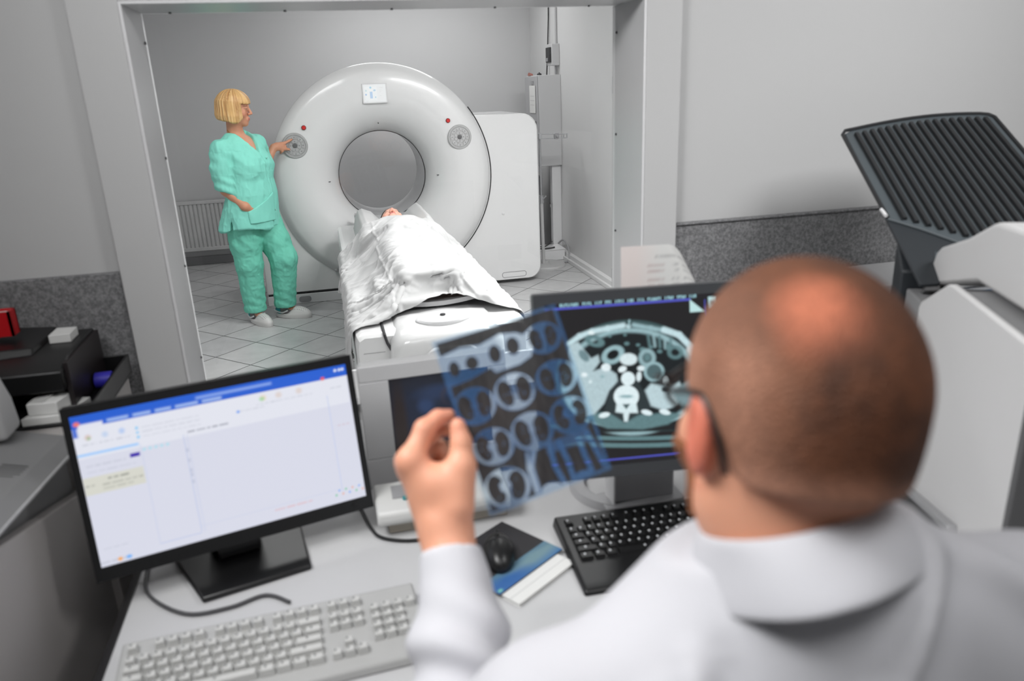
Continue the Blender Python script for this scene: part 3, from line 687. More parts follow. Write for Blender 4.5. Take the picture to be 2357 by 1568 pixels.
# spine
p.poly([(1404,905),(1424,878),(1447,866),(1470,880),(1486,906),(1500,940),(1440,975),(1392,945)],srgb(44,54,57),6)
p.ell(1447,873,16,16,srgb(222,238,242),.15); p.ell(1443,914,29,26,srgb(222,238,242),.1); p.ell(1443,914,16,4,srgb(150,180,186),.6)
p.poly([(1420,932),(1466,930),(1470,952),(1450,952),(1446,972),(1438,972),(1436,953),(1418,950)],srgb(214,232,236),4); p.poly([(1434,932),(1452,931),(1443,944)],srgb(70,90,94),3)
# kidney and spleen side
p.poly([(1486,900),(1500,884),(1530,890),(1545,893),(1565,880),(1580,905),(1560,935),(1530,946),(1500,936)],srgb(186,208,214),6); p.ell(1532,898,8,6,srgb(40,48,51),.5)
p.poly([(1548,905),(1580,880),(1610,860),(1610,930),(1575,945)],srgb(120,146,152),6)
for x,y in((1392,957),(1490,951),(1532,950)): p.ell(x,y,13,6,srgb(222,238,242),.3,-.25 if x<1450 else .25)
p.line([(1590,806),(1600,824)],8,srgb(220,236,240),5)
r=RNG.normal(0,1,du.shape); r=(r+np.roll(r,1,0)+np.roll(r,1,1))/3
lum=p.c[...,:3].mean(-1,keepdims=True); p.c[...,:3]=np.clip(p.c[...,:3]*(1+.10*r[...,None]*(lum>.12)),0,1)
# frame lines and header row
p.rect(1200,1700,600,690,srgb(30,29,31),1,0)
q=Paint(lx,lz,(0,0,0)); q.c=p.c
HB=srgb(84,88,196)
q.rect(.0,1,-.0265,0,srgb(38,36,40),.001); q.rect(.0,.300,-.0305,-.0265,HB,.0012); q.rect(.3265,.3295,-.34,-.0305,HB,.001); q.rect(0,.328,-.3285,-.3255,HB,.001); q.rect(.328,1,-.34,-.026,srgb(34,33,36),.001); q.rect(0,1,-.34,-.329,srgb(32,31,34),.001)
rr=random.Random(4); x=.05; HT=srgb(160,205,215)
for n in(8,4,3,3,4,3,3,6,4,4,3):
    for c_ in range(n):
        hh=.006 if rr.random()<.6 else .0085
        q.rect(x,x+.0022,-.0255,-.0255+hh,HT,.0008,.85); q.rect(x,x+.0038,-.0255+rr.choice([0,.003,.0055]),-.0240+rr.choice([0,.003,.0055]),HT,.0008,.8); x+=.0047
    x+=.005
q.poly([(.298,-.0285),(.298,-.053),(.3265,-.053)],srgb(190,225,225),.0012); q.rect(.334,.348,-.047,-.026,srgb(190,225,228),.0015); q.rect(.337,.345,-.040,-.033,srgb(120,150,155),.001)
q.poly([(.362,-.032),(.376,-.034),(.374,-.05),(.364,-.046)],srgb(226,222,150),.0015)
for i in range(6): q.rect(.336,.43,-.10-.035*i,-.085-.035*i,srgb(70,80,92),.002,.8)
V=np.stack([lx,np.full_like(lx,.004),lz],-1).reshape(-1,3)
localarr('screen',V,gridfaces(nu,nv),M_scr,cm,q.c.reshape(-1,4))
obj('stand_column',MB().box(.522,.662,1.345,1.385,.742,1.02),M_silver,cm,bevel=.006)
obj('stand_edge',MB().box(.519,.5245,1.338,1.39,.742,.99),M_frame,cm,bevel=.002)
rg=MB(); rg.lathe([(.082,.731),(.086,.745),(.112,.745),(.118,.731)],(.575,1.435,0),'z',48,cap=False); obj('base_ring',rg,M_silver,cm,angle=30)
obj('base_foot',MB().prism(rrect(.50,.68,1.325,1.40,.01),.7305,.744,'z'),M_silver,cm,bevel=.003)
# ---- operator console screen (middle, light grey)
cs=setm(thing('console_monitor','light grey operator screen with a thick bezel behind the raised hand','monitor'),pose((.022,1.6,1.026,2,-7)))
W_,H_=.335,.285
obj('housing',MB().prism(rrect(0,W_,-H_,0,.012),.012,.06,'y'),M_lgrey,cs,bevel=.006,local=True)
sx0,sx1,sz0,sz1=.064,.292,-.215,-.036
bz=MB(); bz.box(0,W_,0,.012,sz1,0).box(0,W_,0,.012,-H_,sz0).box(0,sx0,0,.012,sz0,sz1).box(sx1,W_,0,.012,sz0,sz1); obj('bezel',bz,M_lgrey,cs,bevel=.002,local=True)
u,v=canvas(80,60); p=Paint(u,v,srgb(38,36,40)); p.ell(.3,.55,.35,.4,srgb(38,52,82),.9); p.ell(.35,.6,.08,.10,srgb(70,105,165),.9,0,.7); p.ell(.5,.75,.22,.1,srgb(55,80,125),.9); p.ring(.62,.68,.10,.12,.02,srgb(90,85,100),.03,.6); p.ell(.08,.4,.07,.5,srgb(58,44,42),.8); p.ell(.7,.4,.25,.3,srgb(34,48,80),.9)  # dark screen, its reflections painted on as coloured patches
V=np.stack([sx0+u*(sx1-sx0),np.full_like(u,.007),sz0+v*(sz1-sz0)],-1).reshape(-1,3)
localarr('screen',V,gridfaces(80,60),M_scr2:=mat('dark_screen_reflections',(1,1,1,1),.2,vcol=True,emit=.35,var=0),cs,p.c.reshape(-1,4))
obj('foot',MB().prism(rrect(.08,.30,1.56,1.72,.02),.7305,.752,'z'),M_lgrey,cs,bevel=.004)
# scan control box in front of it
kb=thing('scan_control_box','off-white scan control box with overhanging top, standing before the grey operator screen','control box',(.16,1.42,.73))
obj('top_shell',MB().prism([(1.372,.760),(1.366,.772),(1.370,.790),(1.385,.797),(1.475,.806),(1.478,.760)],.026,.305,'x'),M_cream,kb,bevel=.006)
obj('base_shell',MB().box(.048,.300,1.392,1.47,.7305,.762),M_cream_shade,kb,bevel=.003)  # beige here is the shade on the base, put into its colour
obj('label_strip',MB().hexa([(.062,1.41,.7985),(.118,1.41,.7985),(.118,1.455,.8035),(.062,1.455,.8035)],[(.062,1.41,.8015),(.118,1.41,.8015),(.118,1.455,.806),(.062,1.455,.806)]),M_greyp,kb)
obj('start_button',MB().lathe([(.006,.799),(.006,.804),(0,.804)],(.088,1.405,0),'z',14),mat('teal_button',srgb(40,140,145),.4),kb)
# ---- keyboards
def keycap(w,dp,h,mi=0):
    mb=MB(); t_=.0022; mb.hexa([(-w/2,-dp/2,0),(w/2,-dp/2,0),(w/2,dp/2,0),(-w/2,dp/2,0)],[(-w/2+t_,-dp/2+t_,h),(w/2-t_,-dp/2+t_,h),(w/2-t_,dp/2-t_*1.4,h*1.02),(-w/2+t_,dp/2-t_*1.4,h*1.02)],0)
    return mb
def keylegend(mb,h,w):
    mb.box(-.0045,-.001,.000,.0045,h,h+.00025,1); return mb
ROWS=[[(i,1) for i in(0,2,3,4,5,6.5,7.5,8.5,9.5,11,12,13,14)],[(i,1) for i in range(13)]+[(13,2)],[(0,1.5)]+[(1.5+i,1) for i in range(12)]+[(13.5,1.5)],[(0,1.75)]+[(1.75+i,1) for i in range(11)]+[(12.75,2.25)],[(0,2.25)]+[(2.25+i,1) for i in range(10)]+[(12.25,2.75)],[(0,1.5),(1.5,1.2),(2.7,1.3),(4,6),(10,1.3),(11.3,1.2),(12.5,1.2),(13.7,1.3)]]
NAV=[[(15.4,1),(16.4,1),(17.4,1)]]*3+[[],[(16.4,1)],[(15.4,1),(16.4,1),(17.4,1)]]
NUM=[[],[(18.8,1),(19.8,1),(20.8,1),(21.8,1)],[(18.8,1),(19.8,1),(20.8,1)],[(18.8,1),(19.8,1),(20.8,1)],[(18.8,1),(19.8,1),(20.8,1)],[(18.8,2),(20.8,1)]]
def keys(root,pitch,x0,ytop,zf,m,ml,h,rowp,skip=None):
    cache={}; n=0
    for r,row in enumerate(ROWS):
        for x,w in row+NAV[r]+NUM[r]:
            if n>=100: return
            if w not in cache:
                mb=keycap(pitch*w-gap,rowp-gap,h); keylegend(mb,h*1.02,w); o=obj('key',mb,[m,ml],root,local=True,smooth=False); cache[w]=o
            else: o=cache[w].copy(); COL.objects.link(o); o.parent=root
            y=ytop-(r+(.35 if r else 0))*rowp
            o.location=(x0+(x+w/2)*pitch,y,zf(y)); o.rotation_euler=(slope,0,0); n+=1
M_key=mat('white_keycap',srgb(198,198,196),.5); M_kbody=mat('keyboard_case_white',srgb(176,176,175),.5); M_leg=mat('grey_print',srgb(120,120,122),.6)
slope=R_(5); gap=.0042
k1=setm(thing('keyboard','white full-size keyboard in front of the black desktop monitor','keyboard'),Matrix.Translation((-.162,1.078,.7305))@Matrix.Rotation(R_(3.2),4,'Z'))
obj('case',MB().hexa([(-.242,-.09,0),(.242,-.09,0),(.242,.085,0),(-.242,.085,0)],[(-.238,-.086,.016),(.238,-.086,.016),(.238,.082,.032),(-.238,.082,.032)]),M_kbody,k1,bevel=.004,local=True)
keys(k1,.0203,-.228,.058,lambda y:.0245+.0923*y,M_key,M_leg,.0115,.0205)
M_bkey=mat('black_keycap',srgb(20,20,21),.4); M_wleg=mat('white_print',srgb(210,212,215),.5)
slope=R_(3); gap=.0026
k2=setm(thing('keyboard','black multimedia keyboard with a palm rest, below the CT picture monitor','keyboard'),Matrix.Translation((.603,1.192,.7305))@Matrix.Rotation(R_(-2.6),4,'Z'))
obj('case',MB().hexa([(-.232,-.12,0),(.232,-.12,0),(.232,.118,0),(-.232,.118,0)],[(-.228,-.115,.010),(.228,-.115,.010),(.228,.115,.024),(-.228,.115,.024)]),M_bk,k2,bevel=.004,local=True)
keys(k2,.0192,-.214,.085,lambda y:.0172+.0608*y,M_bkey,M_wleg,.006,.0205)
# ---- mouse, pad, folder under it
ang=math.atan2(.102,.149)
Mp=Matrix.Translation((.249,1.237,.7305))@Matrix.Rotation(ang,4,'Z')
fo=setm(thing('folder','white paper folder under the mouse pad','folder'),Mp)
obj('cover',MB().box(-.085,.075,-.122,.02,0,.0012),M_paper,fo,local=True); obj('cover',MB().box(-.085,.075,-.122,.02,.0062,.0074),M_paper,fo,local=True,bevel=.0004)
obj('paper_stack',MB().box(-.083,.072,-.118,.018,.0012,.0062),M_cream,fo,local=True); obj('crease_line',MB().box(-.085,.075,-.1005,-.0995,.0074,.0078),M_lgrey,fo,local=True)
mp=setm(thing('mouse_pad','dark mouse pad with a blue printed edge','mouse pad'),Mp@Matrix.Translation((0,0,.0076)))
M_pad=mat('dark_pad',srgb(44,43,46),.7); 
mbp=MB(); mbp.box(-.090,.090,-.035,.080,0,.003,0); obj('mat',mbp,M_pad,mp,local=True,bevel=.0008)
u,v=canvas(60,20); p=Paint(u,v,srgb(58,108,158)); p.ell(.7,.7,.5,.5,srgb(110,140,150),.9); p.ell(.2,.2,.3,.5,srgb(46,96,158),.9); p.poly([(0,1.1),(.4,.6),(.7,.9),(1,.7),(1,1.1)],srgb(86,120,140),.2); p.ell(.05,.15,.03,.08,srgb(120,190,170),.6)
V=np.stack([-.09+u*.18,-.080+v*.045,np.full_like(u,.0030)],-1).reshape(-1,3)
mbp=MB().box(-.090,.090,-.080,-.035,0,.0029); obj('edge_mat',mbp,M_pad,mp,local=True)
M_pic=mat('printed_picture',(1,1,1,1),.6,vcol=True,var=.03)
localarr('printed_edge',V,gridfaces(60,20),M_pic,mp,p.c.reshape(-1,4))
ms=setm(thing('mouse','black glossy computer mouse on the dark pad','mouse'),Matrix.Translation((.244,1.232,.742))@Matrix.Rotation(R_(-8),4,'Z'))
def mousef(P):
    b=ell(P,(0,0,.004),(.031,.057,.034)); b=smax(b,-(P.Z),.003); g=np.maximum(np.abs(P.X)-.0007,np.maximum(.01-P.Y,.026-P.Z)); g2=np.maximum(np.abs(P.Y-.01)-.0007,.02-P.Z); return np.maximum(b,-np.minimum(g,g2))
V,F=polymesh(mousef,(-.036,-.062,-.004),(.036,.062,.042),.0018); localarr('body',V,F,M_bkg,ms)
obj('scroll_wheel',MB().lathe([(.006,-.003),(.009,-.002),(.009,.002),(.006,.003)],(0,.034,.028),'x',18),M_bk,ms,local=True)
tag(obj('cable',MB().tube(smooth_path([(-.420,1.46,.738),(-.418,1.385,.735),(-.398,1.309,.735),(-.325,1.236,.735),(-.25,1.232,.735),(-.19,1.250,.735),(-.146,1.216,.735)]),.0035,8),M_cable),'grey cable curling on the desk around the black monitor stand','cable')
tag(obj('cable',MB().tube(smooth_path([(-.03,1.60,.735),(-.005,1.511,.735),(.012,1.42,.735),(.03,1.378,.735),(.074,1.352,.735),(.121,1.345,.735),(.17,1.35,.735),(.21,1.345,.735)]),.0035,8),M_blk),'black cable lying before the off-white scan control box','cable')
# ---- curled printed sheet tucked behind the CT monitor
ps=thing('printed_sheet','white printed form, curled at one corner, propped behind the CT picture monitor','paper',(.66,1.45,.98))
nu,nv=40,50; u,v=canvas(nu,nv)
X=.566+u*.215; Y=1.415+.0*u+.012*v; Z=.985+v*.297-.006*u
cur=np.clip((u+.75*(v)-1.22)/.55,0,1); Z=Z-.10*cur**1.7*1.1; Y=Y+.10*cur**1.5; X=X-.015*cur
p=Paint(u,v,srgb(222,222,220)); p.rect(-.1,.28,-.1,1.1,srgb(226,216,213),.25)
words(p,.42,.72,.945,.012,srgb(120,120,122),.6,.06,60); words(p,.34,.80,.915,.010,srgb(130,130,132),.5,.05,61)
for i in range(9):
    yy=.85-.035*i; words(p,.26,.45,yy,.012,srgb(170,140,140),.55,.05,70+i); words(p,.52,.60,yy,.012,srgb(140,140,142),.55,.03,90+i); words(p,.66,.95,yy,.012,srgb(135,135,138),.55,.05,110+i)
arrobj('sheet',np.stack([X,Y,Z],-1).reshape(-1,3),gridfaces(nu,nv),M_pic,ps,cols=p.c.reshape(-1,4))
# ================================================================ film printer on the right
M_pw=mat('printer_white',srgb(216,215,215),.4,var=.01); M_pg=mat('printer_grey',srgb(140,140,141),.5); M_tray=mat('tray_slate',srgb(74,81,85),.45,var=.06,scale=12); M_trayd=mat('tray_groove',srgb(33,34,36),.5); M_pdk=mat('printer_dark_grey',srgb(92,92,93),.5)
pr=setm(thing('film_printer','large white film printer with a dark ribbed output tray at its back','printer'),Matrix.Translation((1.019,1.049,0))@Matrix.Rotation(R_(-26.2),4,'Z'))
def sideprism(poly,b0,b1): return MB().prism(poly,b0,b1,'x')
obj('side_panel',sideprism([(-.345,.76),(-.345,1.225),(-.325,1.25),(0,1.25),(.02,1.245),(.150,1.178),(.162,1.165),(.140,.76)],0,.012),M_pw,pr,bevel=.004,local=True)
obj('body',sideprism([(-.335,.7305),(-.335,1.235),(0,1.238),(.14,1.165),(.30,1.165),(.30,.7305)],.012,.40),M_pg,pr,bevel=.004,local=True)
obj('front_panel',MB().box(.0,.40,-.350,-.335,.74,1.20),M_pdk,pr,bevel=.004,local=True)
obj('base_skirt',MB().box(-.002,.41,-.345,.15,.7305,.76),M_pdk,pr,bevel=.003,local=True)
obj('paper_slot',sideprism([(-.20,.83),(.165,.74),(.178,.788),(-.19,.884)],-.014,.001),M_bkg,pr,local=True)
obj('slot_lip',sideprism([(-.20,.884),(.178,.788),(.178,.798),(-.19,.896)],-.016,.001),M_greyp,pr,bevel=.003,local=True)
obj('top_cover',sideprism([(.297,1.172),(.305,1.20),(.303,1.222),(.29,1.245),(.263,1.262),(.128,1.306),(.02,1.352),(-.003,1.357),(-.34,1.375),(-.34,1.25),(.05,1.242)],.056,.42),M_pw,pr,bevel=.008,local=True)
obj('cover_latch',sideprism([(.235,1.178),(.262,1.160),(.268,1.166),(.24,1.186)],.03,.057),M_pdk,pr,local=True)
# output tray: frame with ribs, in a tilted plane
a_=Vector((.269,.861,.432)).normalized(); b_=Vector((.954,-.299,0)).normalized(); n_v=b_.cross(a_).normalized(); P0=Vector((1.297,1.760,1.455)); TS=1.219
def tp(u_,v_,h=0): return P0+(b_*u_+a_*v_)*TS+n_v*h
tw=.326
def arc(u_): x=u_/tw; return .058*math.sin(math.pi*min(max(x,0),1)*.62)+.0
outline=[(tw*k/14,arc(tw*k/14)) for k in range(15)]+[(tw,-.48),(.20,-.47),(.12,-.405),(.05,-.345),(0,-.31)]
outline=[(.006,-.006)]+outline[1:]
tr=obj('output_tray',MB().loft([[tp(x,y,-.008) for x,y in outline],[tp(x,y,0) for x,y in outline]]),M_tray,pr,bevel=.003)
rim=[(0,-.31),(0,-.012),(.010,.004)]+[(tw*k/14,arc(tw*k/14)) for k in range(1,14)]+[(tw-.008,arc(tw)-.002),(tw,arc(tw)-.014),(tw,-.42)]
obj('tray_rim',MB().tube([tp(x,y,.002) for x,y in rim],.0045,8),M_trayd,tr)
for k in range(17):
    x=.028+k*(tw-.05)/16; v0=arc(x)-.022; v1=-.318-.055*min(1,k/5)-.02*(k>5)
    mb=MB(); mb.loft([[tp(x+s_*w_,vv,h_) for s_,w_,h_ in((-1,.0045,.0005),(-1,.0032,.008),(1,.0032,.008),(1,.0045,.0005))] for vv in(v0,v0-.012,v1)]); obj('rib',mb,M_trayd,tr)
lo=MB(); L0=[(.002,-.30),(.10,-.33),(.22,-.40),(.22,-.47),(.10,-.455),(.062,-.44),(.03,-.49),(.0,-.49)]
lo.loft([[tp(x,y,-.014) for x,y in L0],[tp(x,y,-.006) for x,y in L0]]); obj('tray_support',lo,mat('tray_support_dark',srgb(40,44,48),.5),pr,bevel=.002)
tag_=MB(); tag_.loft([[tp(x,y,-.0055) for x,y in((.045,-.425),(.065,-.42),(.053,-.405))],[tp(x,y,-.0045) for x,y in((.045,-.425),(.065,-.42),(.053,-.405))]]); obj('arrow_mark',tag_,M_tray,pr)
obj('tray_clip',MB().tube([tp(-.003,-.285,.002),tp(-.003,-.31,.006)],.004,8),M_frame,tr)
# tray neck down to the desk level
obj('tray_bracket',MB().hexa([(.0,.305,.7305),(.10,.305,.7305),(.10,.37,.7305),(.0,.37,.7305)],[(.0,.305,1.20),(.10,.305,1.20),(.10,.37,1.25),(.0,.37,1.25)]),MATS['tray_support_dark'],pr,bevel=.004,local=True)
# grey box with a blue stripe by the wall
sb_=thing('storage_box','light grey box with a thin blue stripe against the speckled wall panel','box',(1.58,1.86,.73))
obj('box_body',MB().box(1.47,1.86,1.76,1.98,.7305,1.00),M_lgrey,sb_,bevel=.004); obj('lid',MB().box(1.462,1.868,1.752,1.985,1.0,1.035),M_lgrey,sb_,bevel=.004)
obj('stripe',MB().box(1.465,1.86,1.7505,1.76,.975,.985),mat('blue_stripe',srgb(84,110,140),.5),sb_)
# ================================================================ left side: cabinet, grey printer, black trays
M_lw=mat('cabinet_white',srgb(178,174,172),.6,var=.02); M_cg=mat('office_machine_grey',srgb(128,128,129),.5); M_cg2=mat('office_machine_mid',srgb(112,112,113),.5)
ca=thing('side_cabinet','pale side cabinet with a sloped screen panel left of the desk','cabinet',(-.8,1.25,0))
obj('screen_panel',MB().prism([(.62,0),(.62,1.10),(1.10,.973),(1.62,.825),(1.62,0)],-.580,-.556,'x'),M_lw,ca,bevel=.003)
obj('carcass',MB().box(-1.20,-.581,.64,1.60,0,.80),M_lw,ca,bevel=.003)
obj('carcass',MB().box(-1.20,-.54,1.60,1.985,0,.95),M_lw,ca,bevel=.003)
obj('side_shelf',MB().box(-.545,-.462,1.64,1.76,.935,.95),M_lw,ca,bevel=.002)
gp=thing('office_printer','grey office printer with side vents on the pale side cabinet','printer',(-.85,1.2,.80))
def gprof(dz): return [(-1.12,.802),(-.583,.802),(-.583,.93+dz),(-.575,.945+dz),(-.549,.958+dz),(-.547,.968+dz),(-.572,.988+dz),(-.628,1.003+dz),(-.66,1.012+dz),(-1.12,1.02+dz)]
gb=MB(); gb.loft([[(x,y,z) for x,z in gprof(dz)] for y,dz in((.66,.055),(1.2,.01),(1.59,-.03))]); obj('printer_body',gb,M_cg,gp,angle=20)
vb=obj('vent',MB().hexa([(-.622,1.265,.995),(-.578,1.265,.983),(-.578,1.425,.969),(-.622,1.425,.981)],[(-.622,1.265,1.0),(-.578,1.265,.988),(-.578,1.425,.974),(-.622,1.425,.986)]),M_cg2,gp)
for i in range(12):
    y=1.272+i*.0125; z=.999-(y-1.265)*.0875
    obj('slat',MB().hexa([(-.62,y,z),(-.58,y,z-.011),(-.58,y+.005,z-.0115),(-.62,y+.005,z-.0005)],[(-.62,y,z+.004),(-.58,y,z-.007),(-.58,y+.005,z-.0075),(-.62,y+.005,z+.0035)]),mat('vent_slat',srgb(70,70,71),.6),vb,smooth=False)
obj('lip_line',MB().tube([(-.5475,.67,1.015),(-.5475,1.2,.975),(-.5475,1.585,.938)],.003,8),M_lgrey,gp)
# black letter trays with papers
tz=thing('letter_tray','stack of black letter trays with papers in the corner by the window','letter tray',(-.65,1.78,.95))
def opentray(x0,x1,y0,y1,z,h,slopef=0):
    mb=MB(); t_=.006
    mb.box(x0,x1,y0,y1,z,z+t_).box(x0,x0+t_,y0,y1,z+t_,z+h).box(x1-t_,x1,y0,y1,z+t_,z+h).box(x0,x1,y1-t_,y1,z+t_,z+h); return mb
obj('tray',opentray(-.86,-.525,1.66,1.97,.952,.05),M_bk,tz,bevel=.0015)
obj('riser',MB().box(-.86,-.84,1.65,1.95,1.006,1.03).box(-.62,-.605,1.74,1.95,.96,1.02),M_bk,tz)
obj('tray',MB().prism([(1.70,1.015),(1.70,1.060),(1.76,1.078),(1.97,1.078),(1.97,1.015)],-.86,-.590,'x'),M_bk,tz,bevel=.004)
obj('divider',MB().box(-.592,-.582,1.72,1.97,.96,1.072),mat('black_brown',srgb(30,24,26),.5),tz)
obj('lid',MB().hexa([(-.86,1.76,1.078),(-.665,1.78,1.078),(-.665,1.97,1.078),(-.86,1.97,1.078)],[(-.86,1.77,1.10),(-.67,1.80,1.09),(-.67,1.97,1.09),(-.86,1.97,1.105)]),M_bk,tz,bevel=.003)
def flat(name,pts,z0,z1,m,label,cat,bev=.001): 
    o=obj(name,MB().hexa([(x,y,z0) for x,y in pts],[(x,y,z1) for x,y in pts]),m,bevel=bev); return tag(o,label,cat)
flat('paper_stack',[(-.675,1.665),(-.60,1.665),(-.565,1.76),(-.645,1.78)],.9585,.975,M_paper,'stack of loose papers in the lowest black letter tray','papers')
bxx=thing('carton','small white carton lying on the papers in the black letter tray','carton',(-.6,1.7,.976))
obj('carton_body',MB().hexa([(-.665,1.68,.9755),(-.605,1.675,.9755),(-.59,1.735,.9755),(-.65,1.75,.9755)],[(-.665,1.68,1.002),(-.605,1.675,1.002),(-.59,1.735,1.002),(-.65,1.75,1.002)]),M_paper,bxx,bevel=.002)
obj('flap',MB().hexa([(-.662,1.685,1.0022),(-.63,1.68,1.0022),(-.622,1.72,1.0022),(-.655,1.73,1.0022)],[(-.662,1.685,1.0035),(-.63,1.68,1.005),(-.622,1.72,1.007),(-.655,1.73,1.0035)]),M_cream,bxx)
flat('paper',[(-.515,1.66),(-.545+.05,1.65),(-.47,1.74),(-.515,1.75)],.9505,.953,M_paper,'white sheet on the cabinet top beside the black letter tray','paper')
flat('carton',[(-.655,1.86),(-.61,1.86),(-.61,1.92),(-.655,1.925)],1.0785,1.098,M_paper,'small white card box on top of the black letter trays','carton')
bm_=thing('tape_roll','blue object in the right end of the lowest black letter tray','tape',(-.548,1.85,.9585))
obj('roll',MB().tube([(-.578,1.86,.978),(-.54,1.86,.978)],.019,20),mat('blue_plastic',srgb(52,46,170),.5),bm_,bevel=.002); obj('core',MB().tube([(-.58,1.86,.978),(-.538,1.86,.978)],.008,14),M_bk,bm_)
rd=thing('red_binder','red binder lying on the black letter trays at the left edge','binder',(-.8,1.9,1.10))
obj('cover',MB().box(-.86,-.722,1.86,1.865,1.1055,1.162).box(-.86,-.722,1.895,1.90,1.1055,1.162).box(-.727,-.722,1.86,1.90,1.1055,1.162),mat('red_card',srgb(190,10,22),.5),rd); obj('pages',MB().box(-.86,-.73,1.866,1.894,1.1055,1.157),M_paper,rd)
wd=thing('machine_cover','pale rounded machine cover at the left edge in front of the black trays','machine cover',(-.72,1.5,1.0))
obj('cover',MB().prism([(-.90,.995),(-.638,.995),(-.642,1.06),(-.655,1.11),(-.68,1.15),(-.71,1.165),(-.90,1.165)],1.50,1.58,'y'),M_lgrey,wd,bevel=.012,bseg=3)
obj('foot',MB().box(-.88,-.69,1.51,1.57,.985,.997),M_bk,wd)
# ================================================================ people
M_skin=mat('skin',(1,1,1,1),.5,vcol=True,var=.05,scale=30,sub=.12)
M_hairw=mat('blond_hair',(1,1,1,1),.45,vcol=True,var=.06,scale=60)
M_hair=mat('short_brown_hair',(1,1,1,1),.7,vcol=True,var=.30,scale=160,bump=.9,bscale=420,bdist=.003)
M_scrub=mat('mint_scrub_cotton',srgb(134,220,202),.75,var=.04,scale=14,bump=.25,bscale=500,bdist=.0006)
M_scrub2=mat('mint_scrub_trousers',srgb(116,208,184),.75,var=.05,scale=12,bump=.25,bscale=500,bdist=.0006)
M_coat=mat('white_coat_cotton',srgb(204,204,209),.8,var=.02,scale=10,bump=.2,bscale=600,bdist=.0005)
SK=np.array(srgb(214,160,134)[:3]); SKW=np.array(srgb(206,146,116)[:3]); LIP=np.array(srgb(176,92,86)[:3]); BROW=np.array(srgb(120,88,66)[:3])
def ss(x,a,b): t=np.clip((x-a)/(b-a),0,1); return t*t*(3-2*t)
def head_sdf(P,s=1.,closed=False,ears=True):
    Q=Fld(P.X/s,P.Y/s,P.Z/s)
    d=ell(Q,(-.012,0,.030),(.099,.076,.090))
    d=smin(d,ell(Q,(.022,0,-.045),(.066,.058,.074)),.03)
    d=smin(d,sph(Q,(.070,0,-.098),.020),.03)
    for y in(-1,1):
        d=smin(d,sph(Q,(.004,y*.046,-.068),.024),.03)
        d=smin(d,sph(Q,(.058,y*.040,-.030),.026),.02)
    d=smin(d,ell(Q,(.078,0,.026),(.018,.044,.012)),.015)
    for y in(-1,1): d=smax(d,-ell(Q,(.104,y*.031,.004),(.020,.019,.013)),.010)
    for y in(-1,1): d=smin(d,sph(Q,(.0785,y*.031,.002),.0125),.004)
    if closed:
        for y in(-1,1): d=smax(d,-ell(Q,(.0915,y*.031,-.0015),(.003,.013,.0013)),.0015)
    else:
        for y in(-1,1): d=smin(d,ell(Q,(.086,y*.031,.009),(.006,.015,.004)),.004)
    d=smin(d,cone(Q,(.090,0,.014),(.111,0,-.026),.008,.0115),.010)
    for y in(-1,1): d=smin(d,sph(Q,(.099,y*.012,-.033),.0088),.006)
    d=smin(d,ell(Q,(.086,0,-.066),(.014,.026,.018)),.012)
    d=smin(d,ell(Q,(.0955,0,-.0605),(.008,.021,.0058)),.004); d=smin(d,ell(Q,(.0935,0,-.0715),(.008,.018,.0065)),.004)
    d=smax(d,-ell(Q,(.106,0,-.0660),(.010,.022,.0013)),.002)
    if ears:
        for y in(-1,1):
            e=ell(Q,(-.012,y*.079,-.008),(.019,.009,.033)); e=smax(e,-ell(Q,(-.006,y*.087,-.004),(.010,.006,.018)),.006); d=smin(d,e,.008)
    return d*s
def headcols(L,s,base,lip=LIP,brow=BROW,closed=False):
    L=L/s; x,y,z=L[:,0],L[:,1],L[:,2]; c=np.tile(base,(len(L),1)).astype(float)
    def mixm(m,col): 
        m=np.clip(m,0,1)[:,None]; c[:]=c*(1-m)+np.asarray(col)*m
    red=base*np.array([1.02,.80,.76])
    ya=np.abs(y)
    mixm(.6*np.exp(-(((ya-.042)/.02)**2+((z+.035)/.02)**2))*(x>.03),red)
    mixm(.6*np.exp(-((y/.015)**2+((z+.03)/.014)**2))*(x>.09),red)
    mixm(.9*ss(.024-ya,0,.006)*np.exp(-((z+.066)/.0085)**4)*(x>.078),lip)
    mixm(.8*np.exp(-(((ya-.033)/.016)**4+((z-.024+.10*(ya-.033))/.0042)**2))*(x>.06),brow)
    mixm(.75*np.exp(-(((ya-.031)/.014)**4+((z-(-.002 if closed else .005))/.0022)**2))*(x>.07),brow*.5)
    if not closed: mixm(.7*np.exp(-(((ya-.031)/.010)**4+((z-.001)/.003)**2))*(x>.08),np.array([.12,.08,.06]))
    return c
def tolocal(V,o,M): return (V-np.array(o))@np.array(M)
def wrinkle(V,F,amp,scale,seed,stretch=(1,1,1)):
    N=vnorm(V,F); n=vnoise(V*np.array(stretch)*scale,seed)+.5*vnoise(V*np.array(stretch)*scale*2.1,seed+1); n=1-np.abs(2*(n/1.5)-1)
    return V+N*(amp*(n-.5))[:,None]
